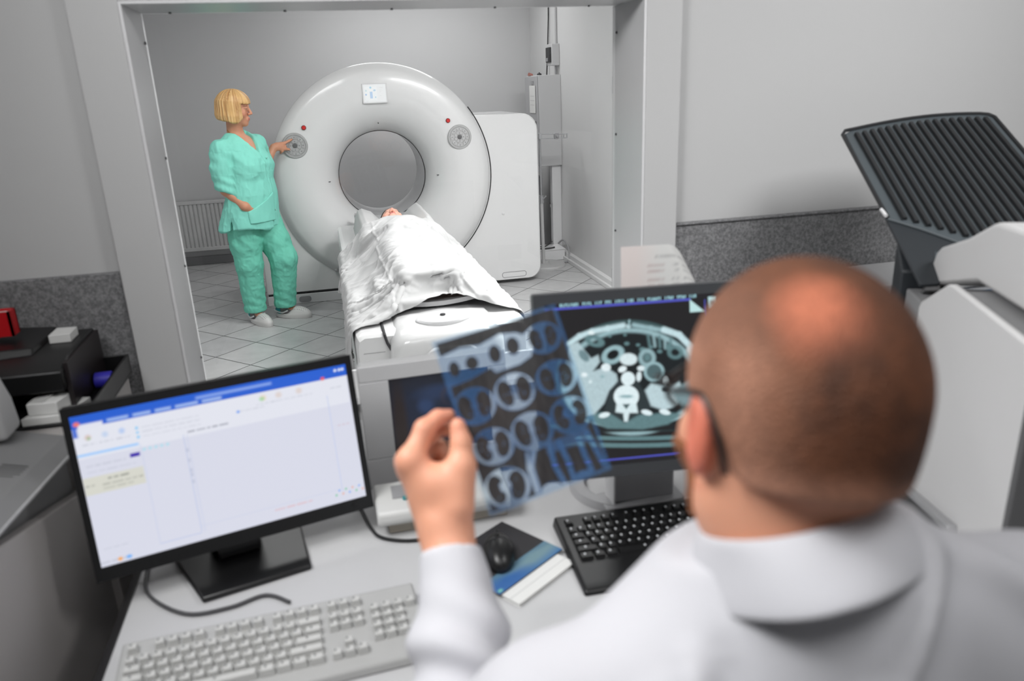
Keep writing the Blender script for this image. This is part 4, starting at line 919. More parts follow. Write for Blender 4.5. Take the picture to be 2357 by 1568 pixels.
# ---------------------------------------------------------------- radiographer
wo=thing('person','blonde woman in mint green scrubs and white clogs pressing the round scanner keypad','person',(-.5,5.73,0))
HW=(-.546,5.70,1.524); FW=frame((.985,-.14,-.10)); HS=.96
TC=np.array([-.545,5.73,0]); TF=frame((.87,-.49,0))
def levels(P,zs,cf,rf,rl):
    z=P.Z; c=np.interp(z,zs,cf); a=np.interp(z,zs,rf); b=np.interp(z,zs,rl)
    L=local(P,(TC[0],TC[1],0),TF)
    return (np.sqrt(((L.X-c)/a)**2+(L.Y/b)**2)-1)*np.minimum(a,b)*.9
WZ=[.70,.80,.88,.95,1.05,1.15,1.23,1.29,1.335,1.37]
def w_torso(P,g=0):
    d=levels(P,WZ,[-.02,.0,.02,.035,.03,.03,.012,-.005,-.012,-.015],[.175+g*2,.160+g*1.5,.150+g,.140+g,.130+g,.132+g,.118+g,.10+g,.075+g,.05+g],[.215+g*2,.205+g*1.5,.195+g,.188+g,.175+g,.170+g,.165+g,.158+g,.115+g,.07+g])
    return d
S_R=(-.668,5.605,1.262); E_R=(-.668,5.61,.995); W_R=(-.556,5.525,.885)
S_L=(-.455,5.865,1.272); E_L=(-.43,5.95,1.10); W_L=(-.343,6.0,1.235)
def w_body(P):
    d=smax(smax(w_torso(P,-.012),P.Z-1.345,.02),.76-P.Z,.02)
    H=local(P,HW,FW); h=head_sdf(H,HS)
    nk=cone(P,(-.565,5.71,1.46),(-.568,5.725,1.33),.050,.056)
    d=smin(smin(d,nk,.04),h,.02)
    d=smin(d,chain(P,[S_R,E_R,W_R],[.055,.044,.029]),.02)
    d=smin(d,chain(P,[W_R,(-.522,5.555,.855),(-.492,5.590,.815)],[.029,.032,.03]),.02)
    d=smin(d,chain(P,[S_L,E_L,W_L],[.055,.042,.025]),.02)
    # left hand: palm, pointing index, thumb and three curled fingers
    hd=chain(P,[W_L,(-.318,6.012,1.243),(-.290,6.022,1.246)],[.024,.026,.022])
    hd=smin(hd,chain(P,[(-.293,6.027,1.256),(-.262,6.035,1.262),(-.232,6.047,1.274),(-.210,6.058,1.283)],[.014,.0105,.0095,.008],.006),.012)
    hd=smin(hd,chain(P,[(-.318,6.005,1.228),(-.285,6.015,1.222),(-.258,6.035,1.218),(-.236,6.052,1.213)],[.017,.013,.0105,.009],.006),.012)
    for k,(a,b,c) in enumerate((((-.292,6.022,1.243),(-.262,6.03,1.236),(-.275,6.045,1.214)),((-.297,6.017,1.230),(-.274,6.02,1.218),(-.288,6.036,1.200)),((-.304,6.012,1.220),(-.287,6.012,1.205),(-.300,6.025,1.192)))):
        hd=smin(hd,chain(P,[a,b,c],[.0115,.0105-.0008*k,.009-.0006*k],.005),.006)
    d=smin(d,hd,.015)
    # legs and feet inside the trousers and clogs
    d=smin(d,chain(P,[(-.60,5.67,.80),(-.603,5.68,.46),(-.610,5.735,.10)],[.09,.055,.033]),.03)
    d=smin(d,chain(P,[(-.47,5.78,.80),(-.37,5.73,.47),(-.405,5.805,.10)],[.09,.055,.033]),.03)
    d=smin(d,cone(P,(-.612,5.738,.07),(-.53,5.60,.045),.030,.024),.02); d=smin(d,cone(P,(-.41,5.807,.07),(-.26,5.736,.045),.030,.024),.02)
    return d
V,F=polymesh(w_body,(-.80,5.44,.0),(-.19,6.08,1.67),.0052)
L=tolocal(V,HW,FW); hm=(V[:,2]>1.38)
cols=np.tile(SKW,(len(V),1)); cols[hm]=headcols(L[hm],HS,SKW)
arrobj('body',V,F,M_skin,wo,cols)
# bobbed hair
def w_hair(P):
    Q=local(P,HW,FW); Q=Fld(Q.X/HS,Q.Y/HS,Q.Z/HS)
    top=ell(Q,(-.010,0,.034),(.118,.098,.098))
    rad=np.interp(Q.Z,[-.115,-.09,-.05,.0,.04],[.082,.104,.118,.116,.108]); ry=np.interp(Q.Z,[-.115,-.09,-.05,.0,.04],[.074,.094,.103,.100,.096])
    bob=(np.sqrt(((Q.X+.020)/rad)**2+(Q.Y/ry)**2)-1)*np.minimum(rad,ry)
    bob=smax(bob,-(Q.Z+.098+.16*(Q.X+.0)),.012); bob=smax(bob,Q.Z-.05,.01)
    d=smin(top,bob,.02)
    face=np.maximum(np.maximum(-(Q.X-.060+.10*Q.Z),Q.Z-.036),np.abs(Q.Y)-.095)
    d=smax(d,-face,.008)
    under=ell(Q,(.03,0,-.10),(.12,.066,.09)); d=smax(d,-under,.01)
    return d*HS
V,F=polymesh(w_hair,(-.70,5.55,1.36),(-.40,5.84,1.68),.004)
L=tolocal(V,HW,FW)/HS; N=vnorm(V,F)
th=np.arctan2(L[:,1],L[:,0]+.01); st=vnoise(np.stack([th*9+L[:,2]*10,th*3,L[:,2]*9],1),3); st2=vnoise(np.stack([th*30+L[:,2]*22,th*3,L[:,2]*14],1),5)
V=V+N*((st2-.5)*.0022+(st-.5)*.007)[:,None]
ca=np.array(srgb(236,194,130)[:3]); cb=np.array(srgb(160,108,58)[:3]); cc=np.array(srgb(250,222,170)[:3])
t_=np.clip(.7*st+.7*st2-.15,0,1); cols=lerpc(cb,ca,t_); cols=cols*(1-.5*ss(st2,.6,.9)[:,None])+cc*.5*ss(st2,.6,.9)[:,None]
arrobj('hair',V,F,M_hairw,wo,cols)
# tunic, its sleeves, pocket and neck opening
def w_tunic0(P,g=0):
    d=w_torso(P,.012+g)
    for s_,b in((-1,.075),(1,.075)):
        L=local(P,(TC[0],TC[1],0),TF); d=smin(d,np.sqrt((L.X-.085)**2+(L.Y-s_*b)**2+(P.Z-1.135)**2)-(.078+g),.05)
    return d
def w_tunic(P):
    d=w_tunic0(P)
    hem=.722+.012*np.sin(P.X*21+1.2); d=smax(d,hem-P.Z,.004)
    d=smax(d,P.Z-1.375,.01)
    sl=chain(P,[S_R,(-.678,5.60,1.14),(-.664,5.605,.965)],[.066,.071,.065]); dz=(P.Z-.985)+.25*(P.X+.66); sl=smax(sl,-dz,.004)
    d=smin(d,sl,.03)
    s2=chain(P,[S_L,(-.435,5.925,1.14),E_L],[.07,.07,.062]); d=smin(d,s2,.03)
    L=local(P,(TC[0],TC[1],0),TF)
    # V neck: a wedge narrowing downwards
    w=np.interp(P.Z,[1.22,1.29,1.36,1.42],[.0,.048,.085,.10]); v=np.maximum(np.abs(L.Y)-w,-(L.X-.0))
    d=smax(d,-v*.8,.006)
    nk=cone(P,(-.56,5.715,1.5),(-.56,5.72,1.34),.075,.070); d=smax(d,-nk,.008)
    # side slit
    sl=np.maximum(np.maximum(np.abs(L.X+.01)-.010*np.clip((.80-P.Z)/.08,0,1),P.Z-.80),L.Y+.1); d=smax(d,-sl,.003)
    return d
V,F=polymesh(w_tunic,(-.83,5.40,.69),(-.27,6.03,1.40),.005)
V=wrinkle(V,F,.014,15,11,(1,1,.35)); V=wrinkle(V,F,.0045,34,14,(1,1,.6))
arm=(V[:,0]<-.60)&(V[:,1]<5.70); N=vnorm(V,F)
fold=np.sin((V[:,2]*1.0+.5*(V[:,0]+V[:,1]))*95+3*vnoise(V*9,4))*.0035*np.exp(-((V[:,2]-1.04)/.10)**2)*arm
fold+=np.sin((V[:,2]+.8*V[:,0])*60)*.002*(V[:,2]>1.1)*(V[:,2]<1.25)
fold+=.006*np.sin(np.arctan2(V[:,1]-5.73,V[:,0]+.545)*7+1)*ss(.95-V[:,2],0,.2)
V=V+N*fold[:,None]
tu=arrobj('tunic',V,F,M_scrub,wo)
def w_pocket(P):
    L=local(P,(TC[0],TC[1],0),TF)
    d=np.abs(w_tunic0(P,.006))-.004
    top=P.Z-(.905+.55*(L.Y+.08)); box=np.maximum.reduce([top,.762-P.Z,np.abs(L.Y+.085)-.10,.02-L.X])
    return smax(d,box,.003)
V,F=polymesh(w_pocket,(-.80,5.40,.72),(-.27,6.0,1.02),.005); V=wrinkle(V,F,.006,16,11,(1,1,.35)); arrobj('pocket',V,F,M_scrub,tu)
hemr=MB()
for k,z in enumerate((1.19,1.10,1.01,.92,.83)):
    a=Vector((.87,-.49,0)); l=Vector((.49,.87,0)); x=[.185,.183,.183,.19,.20][k]-.01; p0=Vector((-.545,5.73,z))+a*(x)+l*.028
    mb=MB(); mb.tube([p0-a*.012,p0+a*.004],.006,10); obj('button',mb,mat('mint_button',srgb(150,215,200),.3),tu)
obj('necklace',MB().tube(smooth_path([(-.615,5.69,1.385),(-.575,5.655,1.345),(-.525,5.645,1.300),(-.500,5.665,1.290),(-.500,5.70,1.320),(-.515,5.745,1.375)]),.0028,6),mat('gold_chain',srgb(190,140,70),.3,.8),wo)
# trousers
def w_trs(P):
    a=chain(P,[(-.60,5.68,.80),(-.603,5.682,.60),(-.600,5.682,.46),(-.610,5.735,.07)],[.118,.103,.088,.073],.03)
    b=chain(P,[(-.475,5.79,.80),(-.41,5.75,.60),(-.362,5.728,.47),(-.402,5.80,.07)],[.115,.102,.090,.074],.03)
    d=smin(a,b,.02); d=smax(d,.092-P.Z,.004); return smax(d,P.Z-.86,.01)
V,F=polymesh(w_trs,(-.75,5.53,.06),(-.24,5.93,.88),.005)
V=wrinkle(V,F,.010,13,21,(1.2,1.2,.45)); V=wrinkle(V,F,.006,34,24,(1,1,.8)); N=vnorm(V,F)
kz=V[:,2]; fold=.0028*np.sin(kz*95+40*(V[:,0]+V[:,1])+7*vnoise(V*7,8))*(np.exp(-((kz-.17)/.08)**2)+.4*np.exp(-((kz-.42)/.07)**2))+.003*np.sin((kz+V[:,0]*1.2)*55)*np.exp(-((kz-.62)/.06)**2)
V=V+N*fold[:,None]; arrobj('trousers',V,F,M_scrub2,wo)
M_clog=mat('white_clog',(1,1,1,1),.4,vcol=True,var=.02); M_sock=mat('grey_sock',srgb(120,118,118),.9); M_teal=mat('teal_lining',srgb(40,150,160),.6)
def clog(P):
    so=smax(np.maximum(ell(P,(.065,0,.02),(.142,.049,.2)),-P.Z),P.Z-.034,.012)
    up=ell(P,(.105,0,.022),(.105,.047,.062)); up=smax(up,-P.Z,.004); up=smax(up,-(P.X-.035-.25*(P.Z-.03)),.006)
    d=smin(so,up,.012); hole=ell(P,(.02,0,.055),(.085,.036,.040)); return smax(d,-hole,.006)
for (hx,hy),di,lb in(((-.610,5.738),(.52,-.86),'n'),((-.405,5.806),(.90,-.43),'f')):
    M_=frame((di[0],di[1],0)); V,F=polymesh(clog,(-.09,-.06,-.004),(.22,.06,.10),.0028)
    c=np.tile(np.array(srgb(214,213,211)[:3]),(len(V),1)); gx=np.abs(((V[:,0]/.014)%1)-.5); gy=np.abs(((V[:,1]/.012)%1)-.5)
    m=(gx<.2)&(gy<.2)&(V[:,2]>.055)&(V[:,0]>.06)&(V[:,0]<.175); c[m]*=.45
    Vw=V@np.array(M_).T+np.array([hx,hy,.001]); cg=arrobj('clog',Vw,F,M_clog,wo,c)
    T=lambda p: tuple(np.array(M_)@np.array(p)+np.array([hx,hy,.001]))
    obj('strap',MB().tube([T(q) for q in smooth_path([(.045,.044,.062),(.0,.048,.045),(-.06,.035,.055),(-.078,0,.06),(-.06,-.035,.055),(.0,-.048,.045),(.045,-.044,.062)])],.006,8),MATS['white_window_frame'],cg)
    V,F=polymesh(lambda P:smin(cone(P,(.0,0,.14),(-.005,0,.065),.045,.040),cone(P,(-.01,0,.06),(.08,0,.045),.035,.030),.02),(-.07,-.06,.01),(.14,.06,.19),.005)
    arrobj('sock',V@np.array(M_).T+np.array([hx,hy,.001]),F,M_sock,wo)
    V,F=polymesh(lambda P:np.maximum(np.abs(ell(P,(-.01,0,.06),(.062,.044,.042)))-.003,np.maximum(P.X+.015,P.Z-.075)),(-.09,-.06,.01),(.02,.06,.11),.004)
    arrobj('heel_lining',V@np.array(M_).T+np.array([hx,hy,.001]),F,M_teal,cg)
# ---------------------------------------------------------------- patient under the sheet
pa=thing('person','patient with dark hair lying face up on the scanner table under a sheet','person',(.41,4.3,.70))
HP=(.392,4.97,.785); FP=frame((0,-.22,1),(0,1,.22))
def p_body(P0,h=True):
    P=Fld(P0.X,(P0.Y-4.85)/.87+5.18,P0.Z+.025)
    d=ell(P,(.41,4.93,.79),(.175,.27,.092)); d=smin(d,ell(P,(.41,4.60,.79),(.155,.25,.088)),.05); d=smin(d,ell(P,(.41,4.36,.79),(.17,.17,.088)),.05)
    for s in(-1,1):
        d=smin(d,chain(P,[(.41+s*.085,4.33,.785),(.41+s*.085,3.93,.785),(.41+s*.075,3.56,.752)],[.085,.060,.042]),.03)
        d=smin(d,cone(P,(.41+s*.075,3.53,.750),(.41+s*.11,3.42,.825),.038,.026),.02)
        d=smin(d,chain(P,[(.41+s*.175,5.04,.785),(.41+s*.195,4.74,.765),(.41+s*.07,4.52,.880)],[.055,.045,.032]),.02)
        d=smin(d,cone(P,(.41+s*.07,4.52,.88),(.41-s*.01,4.47,.885),.026,.02),.02)
    if h:
        d=smin(d*.87,cone(P0,(.394,4.90,.762),(.40,4.76,.765),.052,.058),.03)
        d=smin(d,head_sdf(local(P0,HP,FP),.94,closed=True),.015)
    return d
V,F=polymesh(p_body,(.16,3.30,.65),(.66,5.14,.94),.0065)
L=tolocal(V,HP,FP); hm=V[:,1]>4.80; SKP=np.array(srgb(232,178,158)[:3]); cols=np.tile(SKP,(len(V),1)); cols[hm]=headcols(L[hm],.94,SKP,np.array(srgb(200,100,100)[:3]),np.array(srgb(80,60,55)[:3]),True)
arrobj('body',V,F,M_skin,pa,cols)
def p_hair(P):
    Q=local(P,HP,FP); s=.94; Q=Fld(Q.X/s,Q.Y/s,Q.Z/s)
    d=ell(Q,(-.016,0,.032),(.106,.085,.100)); face=np.maximum(-(Q.X-.030+.10*(Q.Z)),Q.Z-.075-.0*Q.X); face=np.maximum(-(Q.X-.020),Q.Z-.062)
    d=smax(d,-face,.01); d=smax(d,-(Q.Z+.06+.5*(Q.X+.02)),.01); return d*s
V,F=polymesh(p_hair,(.26,4.80,.64),(.52,5.16,.94),.005)
arrobj('hair',V,F,M_hair,pa,np.tile(np.array(srgb(46,36,33)[:3]),(len(V),1)))
# headrest cushion with raised sides, white cover
M_linen=mat('white_linen',srgb(200,200,200),.85,var=.015,scale=6,bump=.2,bscale=500,bdist=.0005)
hrz=thing('headrest','white cloth-covered headrest with raised sides around the patient head','headrest',(.42,5.1,.70))
nu,nv=70,46; u,v=canvas(nu,nv); X=.155+.53*u; Y=4.74+.80*v
prof=np.interp(u,[0,.03,.07,.13,.25,.38,.5,.62,.75,.86,.92,.97,1],[.675,.75,.805,.820,.795,.72,.700,.72,.795,.835,.81,.75,.675])
endd=ss(v,.0,.16)*(1-.6*ss(v,.93,1)); Z=.676+(prof-.676)*np.maximum(endd,.02)+.010*(vnoise(np.stack([u*5,v*6,u*0],-1).reshape(-1,3),31).reshape(u.shape)-.5)*endd
top=np.stack([X,Y,Z],-1); bot=np.stack([X,Y,np.minimum(Z-.004,.672)],-1)
mb=MB(); mb.grid(top); mb.grid(bot[::-1]); 
obj('cushion_cover',mb,M_linen,hrz,angle=180)
# ---------------------------------------------------------------- sheet: dropped on the patient with a short cloth solve
def drape():
    proxies=[]
    V,F=polymesh(lambda P:smin(p_body(P,False)-.004,np.maximum(np.abs(P.X-.42)-.235,np.maximum(np.abs(P.Y-4.6)-1.37,np.abs(P.Z-.67)-.045)),.03),(.13,3.2,.60),(.70,5.98,.98),.016)
    o1=arrobj('proxy_body',V,F,M_linen)
    mb=MB(); 
    sec=[(.045,.20),(.045,.60),(.052,.632),(.075,.645),(.755,.645),(.778,.632),(.785,.60),(.785,.20)]
    mb.loft([[(x,y,z) for x,z in sec] for y in(3.06,5.9)]); o2=obj('proxy_table',mb,M_linen)
    for o in(o1,o2):
        c=o.modifiers.new('c','COLLISION'); o.collision.thickness_outer=.006; o.collision.cloth_friction=18; proxies.append(o)
    nu,nv=84,132; u,v=canvas(nu,nv)
    X=-.135+1.045*u+.03*np.sin(v*9)*.5; Y=3.10+.10*u*(1-v)+1.73*v-.03*u*v+.05*(u-.5)*np.sin(v*3)-.05*(1-v)*np.cos(u*5); Z=.945+.02*np.sin(u*17+v*11)+.018*np.sin(v*23+u*6)
    # extra length gathered into waves so that folds form
    V=np.stack([X,Y,Z],-1).reshape(-1,3)
    o=arrobj('sheet',V,gridfaces(nu,nv),M_linen); me=o.data
    vg=o.vertex_groups.new(name='pin'); vg.add([int(i*nv+nv-1) for i in range(22,62)],1.0,'REPLACE')
    m=o.modifiers.new('cloth','CLOTH'); s=m.settings
    s.quality=7; s.mass=.25; s.tension_stiffness=12; s.compression_stiffness=8; s.shear_stiffness=5; s.bending_stiffness=.08; s.air_damping=2.5
    s.shrink_min=-.06
    m.collision_settings.distance_min=.006; m.collision_settings.collision_quality=3
    scene.frame_start=1; scene.frame_end=46
    m.point_cache.frame_start=1; m.point_cache.frame_end=46
    for f in range(1,47): scene.frame_set(f)
    dg=bpy.context.evaluated_depsgraph_get(); ev=o.evaluated_get(dg); n=len(me.vertices); co=np.empty(n*3,np.float32); ev.data.vertices.foreach_get('co',co)
    V=co.reshape(-1,3).astype(float)
    for q in proxies+[o]: 
        d=q.data; bpy.data.objects.remove(q); bpy.data.meshes.remove(d)
    scene.frame_set(1)
    return V,nu,nv
SV,snu,snv=drape()
SG=SV.reshape(snu,snv,3)
def upsample(G,k):
    for ax in(0,1):
        n=G.shape[ax]; x=np.linspace(0,n-1,(n-1)*k+1); i=np.clip(x.astype(int),0,n-2); t=(x-i); i0=np.clip(i-1,0,n-1); i2=np.clip(i+2,0,n-1)
        sh=[1,1,1]; sh[ax]=len(x); t=t.reshape(sh); g=lambda q: np.take(G,q,axis=ax)
        p0,p1,p2,p3=g(i0),g(i),g(i+1),g(i2)
        G=.5*(2*p1+(p2-p0)*t+(2*p0-5*p1+4*p2-p3)*t*t+(3*p1-p0-3*p2+p3)*t**3)
    return G
SG=upsample(SG,3); snu,snv=SG.shape[:2]; SF=gridfaces(snu,snv); SV=SG.reshape(-1,3)
su,sv=canvas(snu,snv); su=su.ravel(); sv=sv.ravel()
for _ in range(3): SV=SV+.5*(lapl(SV,SF)-SV)
N=vnorm(SV,SF); N[N[:,2]<-.2]*=-1
# creases: long diagonal ridges gathered from the middle towards the edges, plus fine crumple
w1=vnoise(np.stack([su*5+sv*7,(sv-su*.7)*16,su*0],1),51); w2=vnoise(np.stack([su*9-sv*6,(sv+su*.5)*22,su*0+3],1),53); w3=vnoise(np.stack([su*30,sv*44,su*0+7],1),55)
rg=lambda w: np.clip(1-np.abs(2*w-1)*1.6,0,1)**1.2
SV=SV+N*(.007*rg(w1)+.0045*rg(w2)+.0012*(w3-.5))[:,None]
for fx in(.36,.66): SV=SV+N*(.0035*np.exp(-((su-fx)/.006)**2))[:,None]
for fy in(.35,.62): SV=SV+N*(.0035*np.exp(-((sv-fy)/.005)**2))[:,None]
sh=arrobj('bed_sheet',SV,SF,M_linen)
so=sh.modifiers.new('thick','SOLIDIFY'); so.thickness=.002; so.offset=1
tag(sh,'rumpled white sheet covering the patient up to the chin','sheet')
# ---------------------------------------------------------------- doctor, seated, seen from behind
do=thing('person','seated man in a white coat with glasses, seen from behind, holding up a film','person',(.32,.45,.62))
HD=(.3155,.4565,1.3605); FD=frame((.075,.985,-.15),(.06,0,1)); DS=.95
wr=(.0905,.7307,1.1254)
HAND=dict(wrU=(0.0859,0.7424,1.1470),thCMC=(0.1035,0.7366,1.1609),thMCP=(0.1121,0.7560,1.1981),thIP=(0.1157,0.7686,1.2212),thTip=(0.1144,0.7772,1.2390),m2=(0.0588,0.7734,1.2062),m3=(0.0568,0.7930,1.1956),m4=(0.0583,0.8089,1.1800),m5=(0.0633,0.8199,1.1620),pip2=(0.0778,0.7896,1.2346),dip2=(0.0951,0.7990,1.2421),tip2=(0.1088,0.8030,1.2411),pip3=(0.0841,0.8082,1.2175),dip3=(0.0981,0.8142,1.2222),tip3=(0.1077,0.8110,1.2194),pip4=(0.0873,0.8238,1.1956),dip4=(0.0989,0.8223,1.1928),tip4=(0.1020,0.8116,1.1860),pip5=(0.0897,0.8319,1.1768),dip5=(0.0982,0.8266,1.1734),tip5=(0.0990,0.8164,1.1696),web=(0.0824,0.7578,1.1830))
E_D=(.070,.555,.955); SL_D=(.132,.452,1.106); SR_D=(.505,.385,1.170); NB=(.310,.438,1.288)
def d_hand(P):
    H=HAND; K=.011
    w2=np.array(wr)+(-.004,.020,.004)
    d=chain(P,[w2,np.array(H['m2'])*.4+w2*.6,H['m2']],[.023,.018,.0145],K)
    for m,r in(('m3',.0142),('m4',.0135),('m5',.0125)): d=smin(d,cone(P,w2,H[m],.022,r),.014)
    d=smin(d,cone(P,H['m2'],H['m5'],.0135,.0120),.014)
    d=smin(d,cone(P,H['wrU'],H['thMCP'],.022,.0145),.014); d=smin(d,cone(P,H['thCMC'],H['thMCP'],.018,.014),.012)
    d=smin(d,sph(P,H['web'],.018),.02)
    f=chain(P,[H['thMCP'],H['thIP'],H['thTip']],[.0138,.0118,.0092],.006); d=smin(d,f,.008)
    for n,rs in(('2',(.0142,.0112,.0094,.0080)),('3',(.0140,.0112,.0094,.0080)),('4',(.0132,.0105,.009,.0076)),('5',(.012,.0095,.008,.007))):
        d=smin(d,chain(P,[H['m'+n],H['pip'+n],H['dip'+n],H['tip'+n]],rs,.004),.005)
    for n in '2345': d=smin(d,sph(P,H['m'+n],.0142),.006)
    for n in '23': d=smin(d,sph(P,H['pip'+n],.0118),.004)
    return d
def d_body(P):
    Hh=local(P,HD,FD); h=head_sdf(Hh,DS)
    Q=Fld(Hh.X/DS,Hh.Y/DS,Hh.Z/DS)
    nk=cone(Q,(-.022,0,-.045),(-.030,0,-.19),.056,.057)*DS; nk=smin(nk,cone(Q,(.01,0,-.08),(-.015,0,-.19),.048,.055)*DS,.03)
    d=smin(h,nk,.03)
    d=smin(d,ell(P,(.32,.46,1.08),(.14,.075,.12)),.04)
    d=smin(d,chain(P,[SL_D,E_D,wr],[.052,.044,.024],.02),.03)
    fa=np.array(E_D)*.25+np.array(wr)*.75
    d=smin(d,cone(P,fa,np.array(wr)+(-.002,.012,.002),.027,.0235),.02)
    return smin(d,d_hand(P),.016)
SKD=np.array(srgb(228,164,134)[:3])
V,F=polymesh(d_body,(.0,.27,.86),(.52,.86,1.52),.0034)
L=tolocal(V,HD,FD); hm=(V[:,2]>1.22)&(V[:,0]>.18); cols=np.tile(SKD,(len(V),1)); cols[hm]=headcols(L[hm],DS,SKD)
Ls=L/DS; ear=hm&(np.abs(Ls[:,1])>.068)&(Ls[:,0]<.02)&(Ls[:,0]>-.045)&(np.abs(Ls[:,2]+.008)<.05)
t_=.6*ss(np.abs(Ls[:,1]),.068,.082)[:,None]*ear[:,None]; cols=cols*(1-t_)+np.array(srgb(216,88,70)[:3])*t_  # ear reddened in the colour, as if light shone through it
# a little warmth on knuckles and fingertips
hn=V[:,2]>1.15
for n in('tip2','thTip','pip2','dip2','m2'):
    w_=np.exp(-(((V-np.array(HAND[n]))**2).sum(1))/.014**2)*(V[:,0]<.16); cols=cols*(1-.35*w_[:,None])+.35*w_[:,None]*np.array(srgb(214,120,100)[:3])
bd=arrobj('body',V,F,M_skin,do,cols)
# nails
# hair: close-cropped shell with a bald crown
def d_hair(P):
    Hh=local(P,HD,FD); Q=Fld(Hh.X/DS,Hh.Y/DS,Hh.Z/DS)
    d=smin(ell(Q,(-.014,0,.030),(.105,.0805,.0945)),ell(Q,(-.030,0,-.02),(.078,.066,.075)),.02)
    line=np.interp(Q.X,[-.12,-.06,-.035,.0,.03,.06,.09],[-.036,-.038,-.030,.012,.01,.055,.075])
    d=smax(d,-(Q.Z-line),.008); d=smax(d,Q.X-.074-.0*Q.Z,.01)
    return d*DS
V,F=polymesh(d_hair,(.18,.28,1.22),(.46,.62,1.56),.0034)
L=tolocal(V,HD,FD)/DS; N=vnorm(V,F)
n1=vnoise(V*34,7); n2=vnoise(V*85,9)
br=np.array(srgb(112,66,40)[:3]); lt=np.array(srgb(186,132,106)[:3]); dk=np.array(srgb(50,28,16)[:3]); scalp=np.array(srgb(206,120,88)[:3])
cols=lerpc(br,dk,np.clip(.30+1.3*(n1-.45)+.6*(n2-.5),0,1))
side=ss(np.abs(L[:,1]),.035,.072)*.75+.35*ss(-L[:,2],.0,.07); side=np.clip(side*(.45+.9*n1)*(.45+.55*ss(L[:,1],-.06,.03)),0,.85); cols=cols*(1-side[:,None])+lt*side[:,None]  # cropped sides show scalp; left side painted paler as the lit side
BALD=np.array([-.084,.030,.094]); r=np.sqrt(((L[:,0]-BALD[0])/1.15)**2+((L[:,1]-BALD[1])/1.0)**2+((L[:,2]-BALD[2])/1.0)**2)
tp_=ss(L[:,2],.045,.085)*.55*(.6+.8*n1); cols=cols*(1-tp_[:,None])+br*.75*tp_[:,None]
b=(1-ss(r+.010*(n1-.5),.004,.044))*.85; cols=cols*(1-b[:,None])+scalp*b[:,None]
b2=ss(L[:,0],.0,.06)*ss(L[:,2],.06,.10)*.25*(1-ss(np.abs(L[:,1]),.02,.05)); cols=cols*(1-b2[:,None])+scalp*.8*b2[:,None]
hl=np.interp(L[:,0],[-.12,-.06,-.035,.0,.03,.06,.09],[-.036,-.038,-.030,.012,.01,.055,.075])
fd=(1-ss(L[:,2]-hl+.012*(n1-.5),.0,.030))*.75; cols=cols*(1-fd[:,None])+SKD*.92*fd[:,None]
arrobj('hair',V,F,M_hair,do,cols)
# beard along the jaw
def d_beard(P):
    Hh=local(P,HD,FD); Q=Fld(Hh.X/DS,Hh.Y/DS,Hh.Z/DS)
    d=head_sdf(Hh,DS,ears=False)/DS-.005
    cut=np.maximum.reduce([Q.Z+.032-.0*Q.X,.012-Q.X-.15*(-.03-Q.Z),-(Q.Z+.135)])
    d=smax(d,cut,.006); lips=ell(Q,(.10,0,-.066),(.03,.027,.014)); return smax(d,-lips,.004)*DS
V,F=polymesh(d_beard,(.20,.40,1.20),(.45,.62,1.40),.0036)
V=V+vnorm(V,F)*((vnoise(V*240,13)-.5)*.003)[:,None]
arrobj('beard',V,F,M_hair,do,lerpc(np.array(srgb(176,110,66)[:3]),np.array(srgb(120,72,44)[:3]),vnoise(V*60,15)))
# glasses
def HL(p): return tuple(np.array(HD)+np.array(FD)@(np.array(p)*DS))
gl=obj('glasses',MB().tube([HL(q) for q in smooth_path([(.104,-.058,.010),(.112,-.03,.022),(.115,0,.012),(.112,.03,.022),(.104,.058,.010)])],.0018,8),M_bkg,do)
for y in(-1,1):
    obj('temple_arm',MB().tube([HL(q) for q in smooth_path([(.104,y*.060,.012),(.09,y*.077,.014),(.04,y*.081,.014),(.0,y*.083,.022),(-.024,y*.080,.020),(-.042,y*.077,-.004),(-.050,y*.074,-.028)])],[.0018]*8+[.0024]*29,8),M_bkg,gl)
    q=[(.110+.0*math.cos(a),y*.032+.027*math.cos(a),-.002+.021*math.sin(a)) for a in np.linspace(0,2*math.pi,25)]
    obj('rim',MB().tube([HL(k) for k in q],.0024,6),M_bkg,gl)
    lens=MB(); lens.add([HL(k) for k in q[:-1]],[tuple(range(24))]); obj('lens',lens,M_glass,gl,smooth=False)
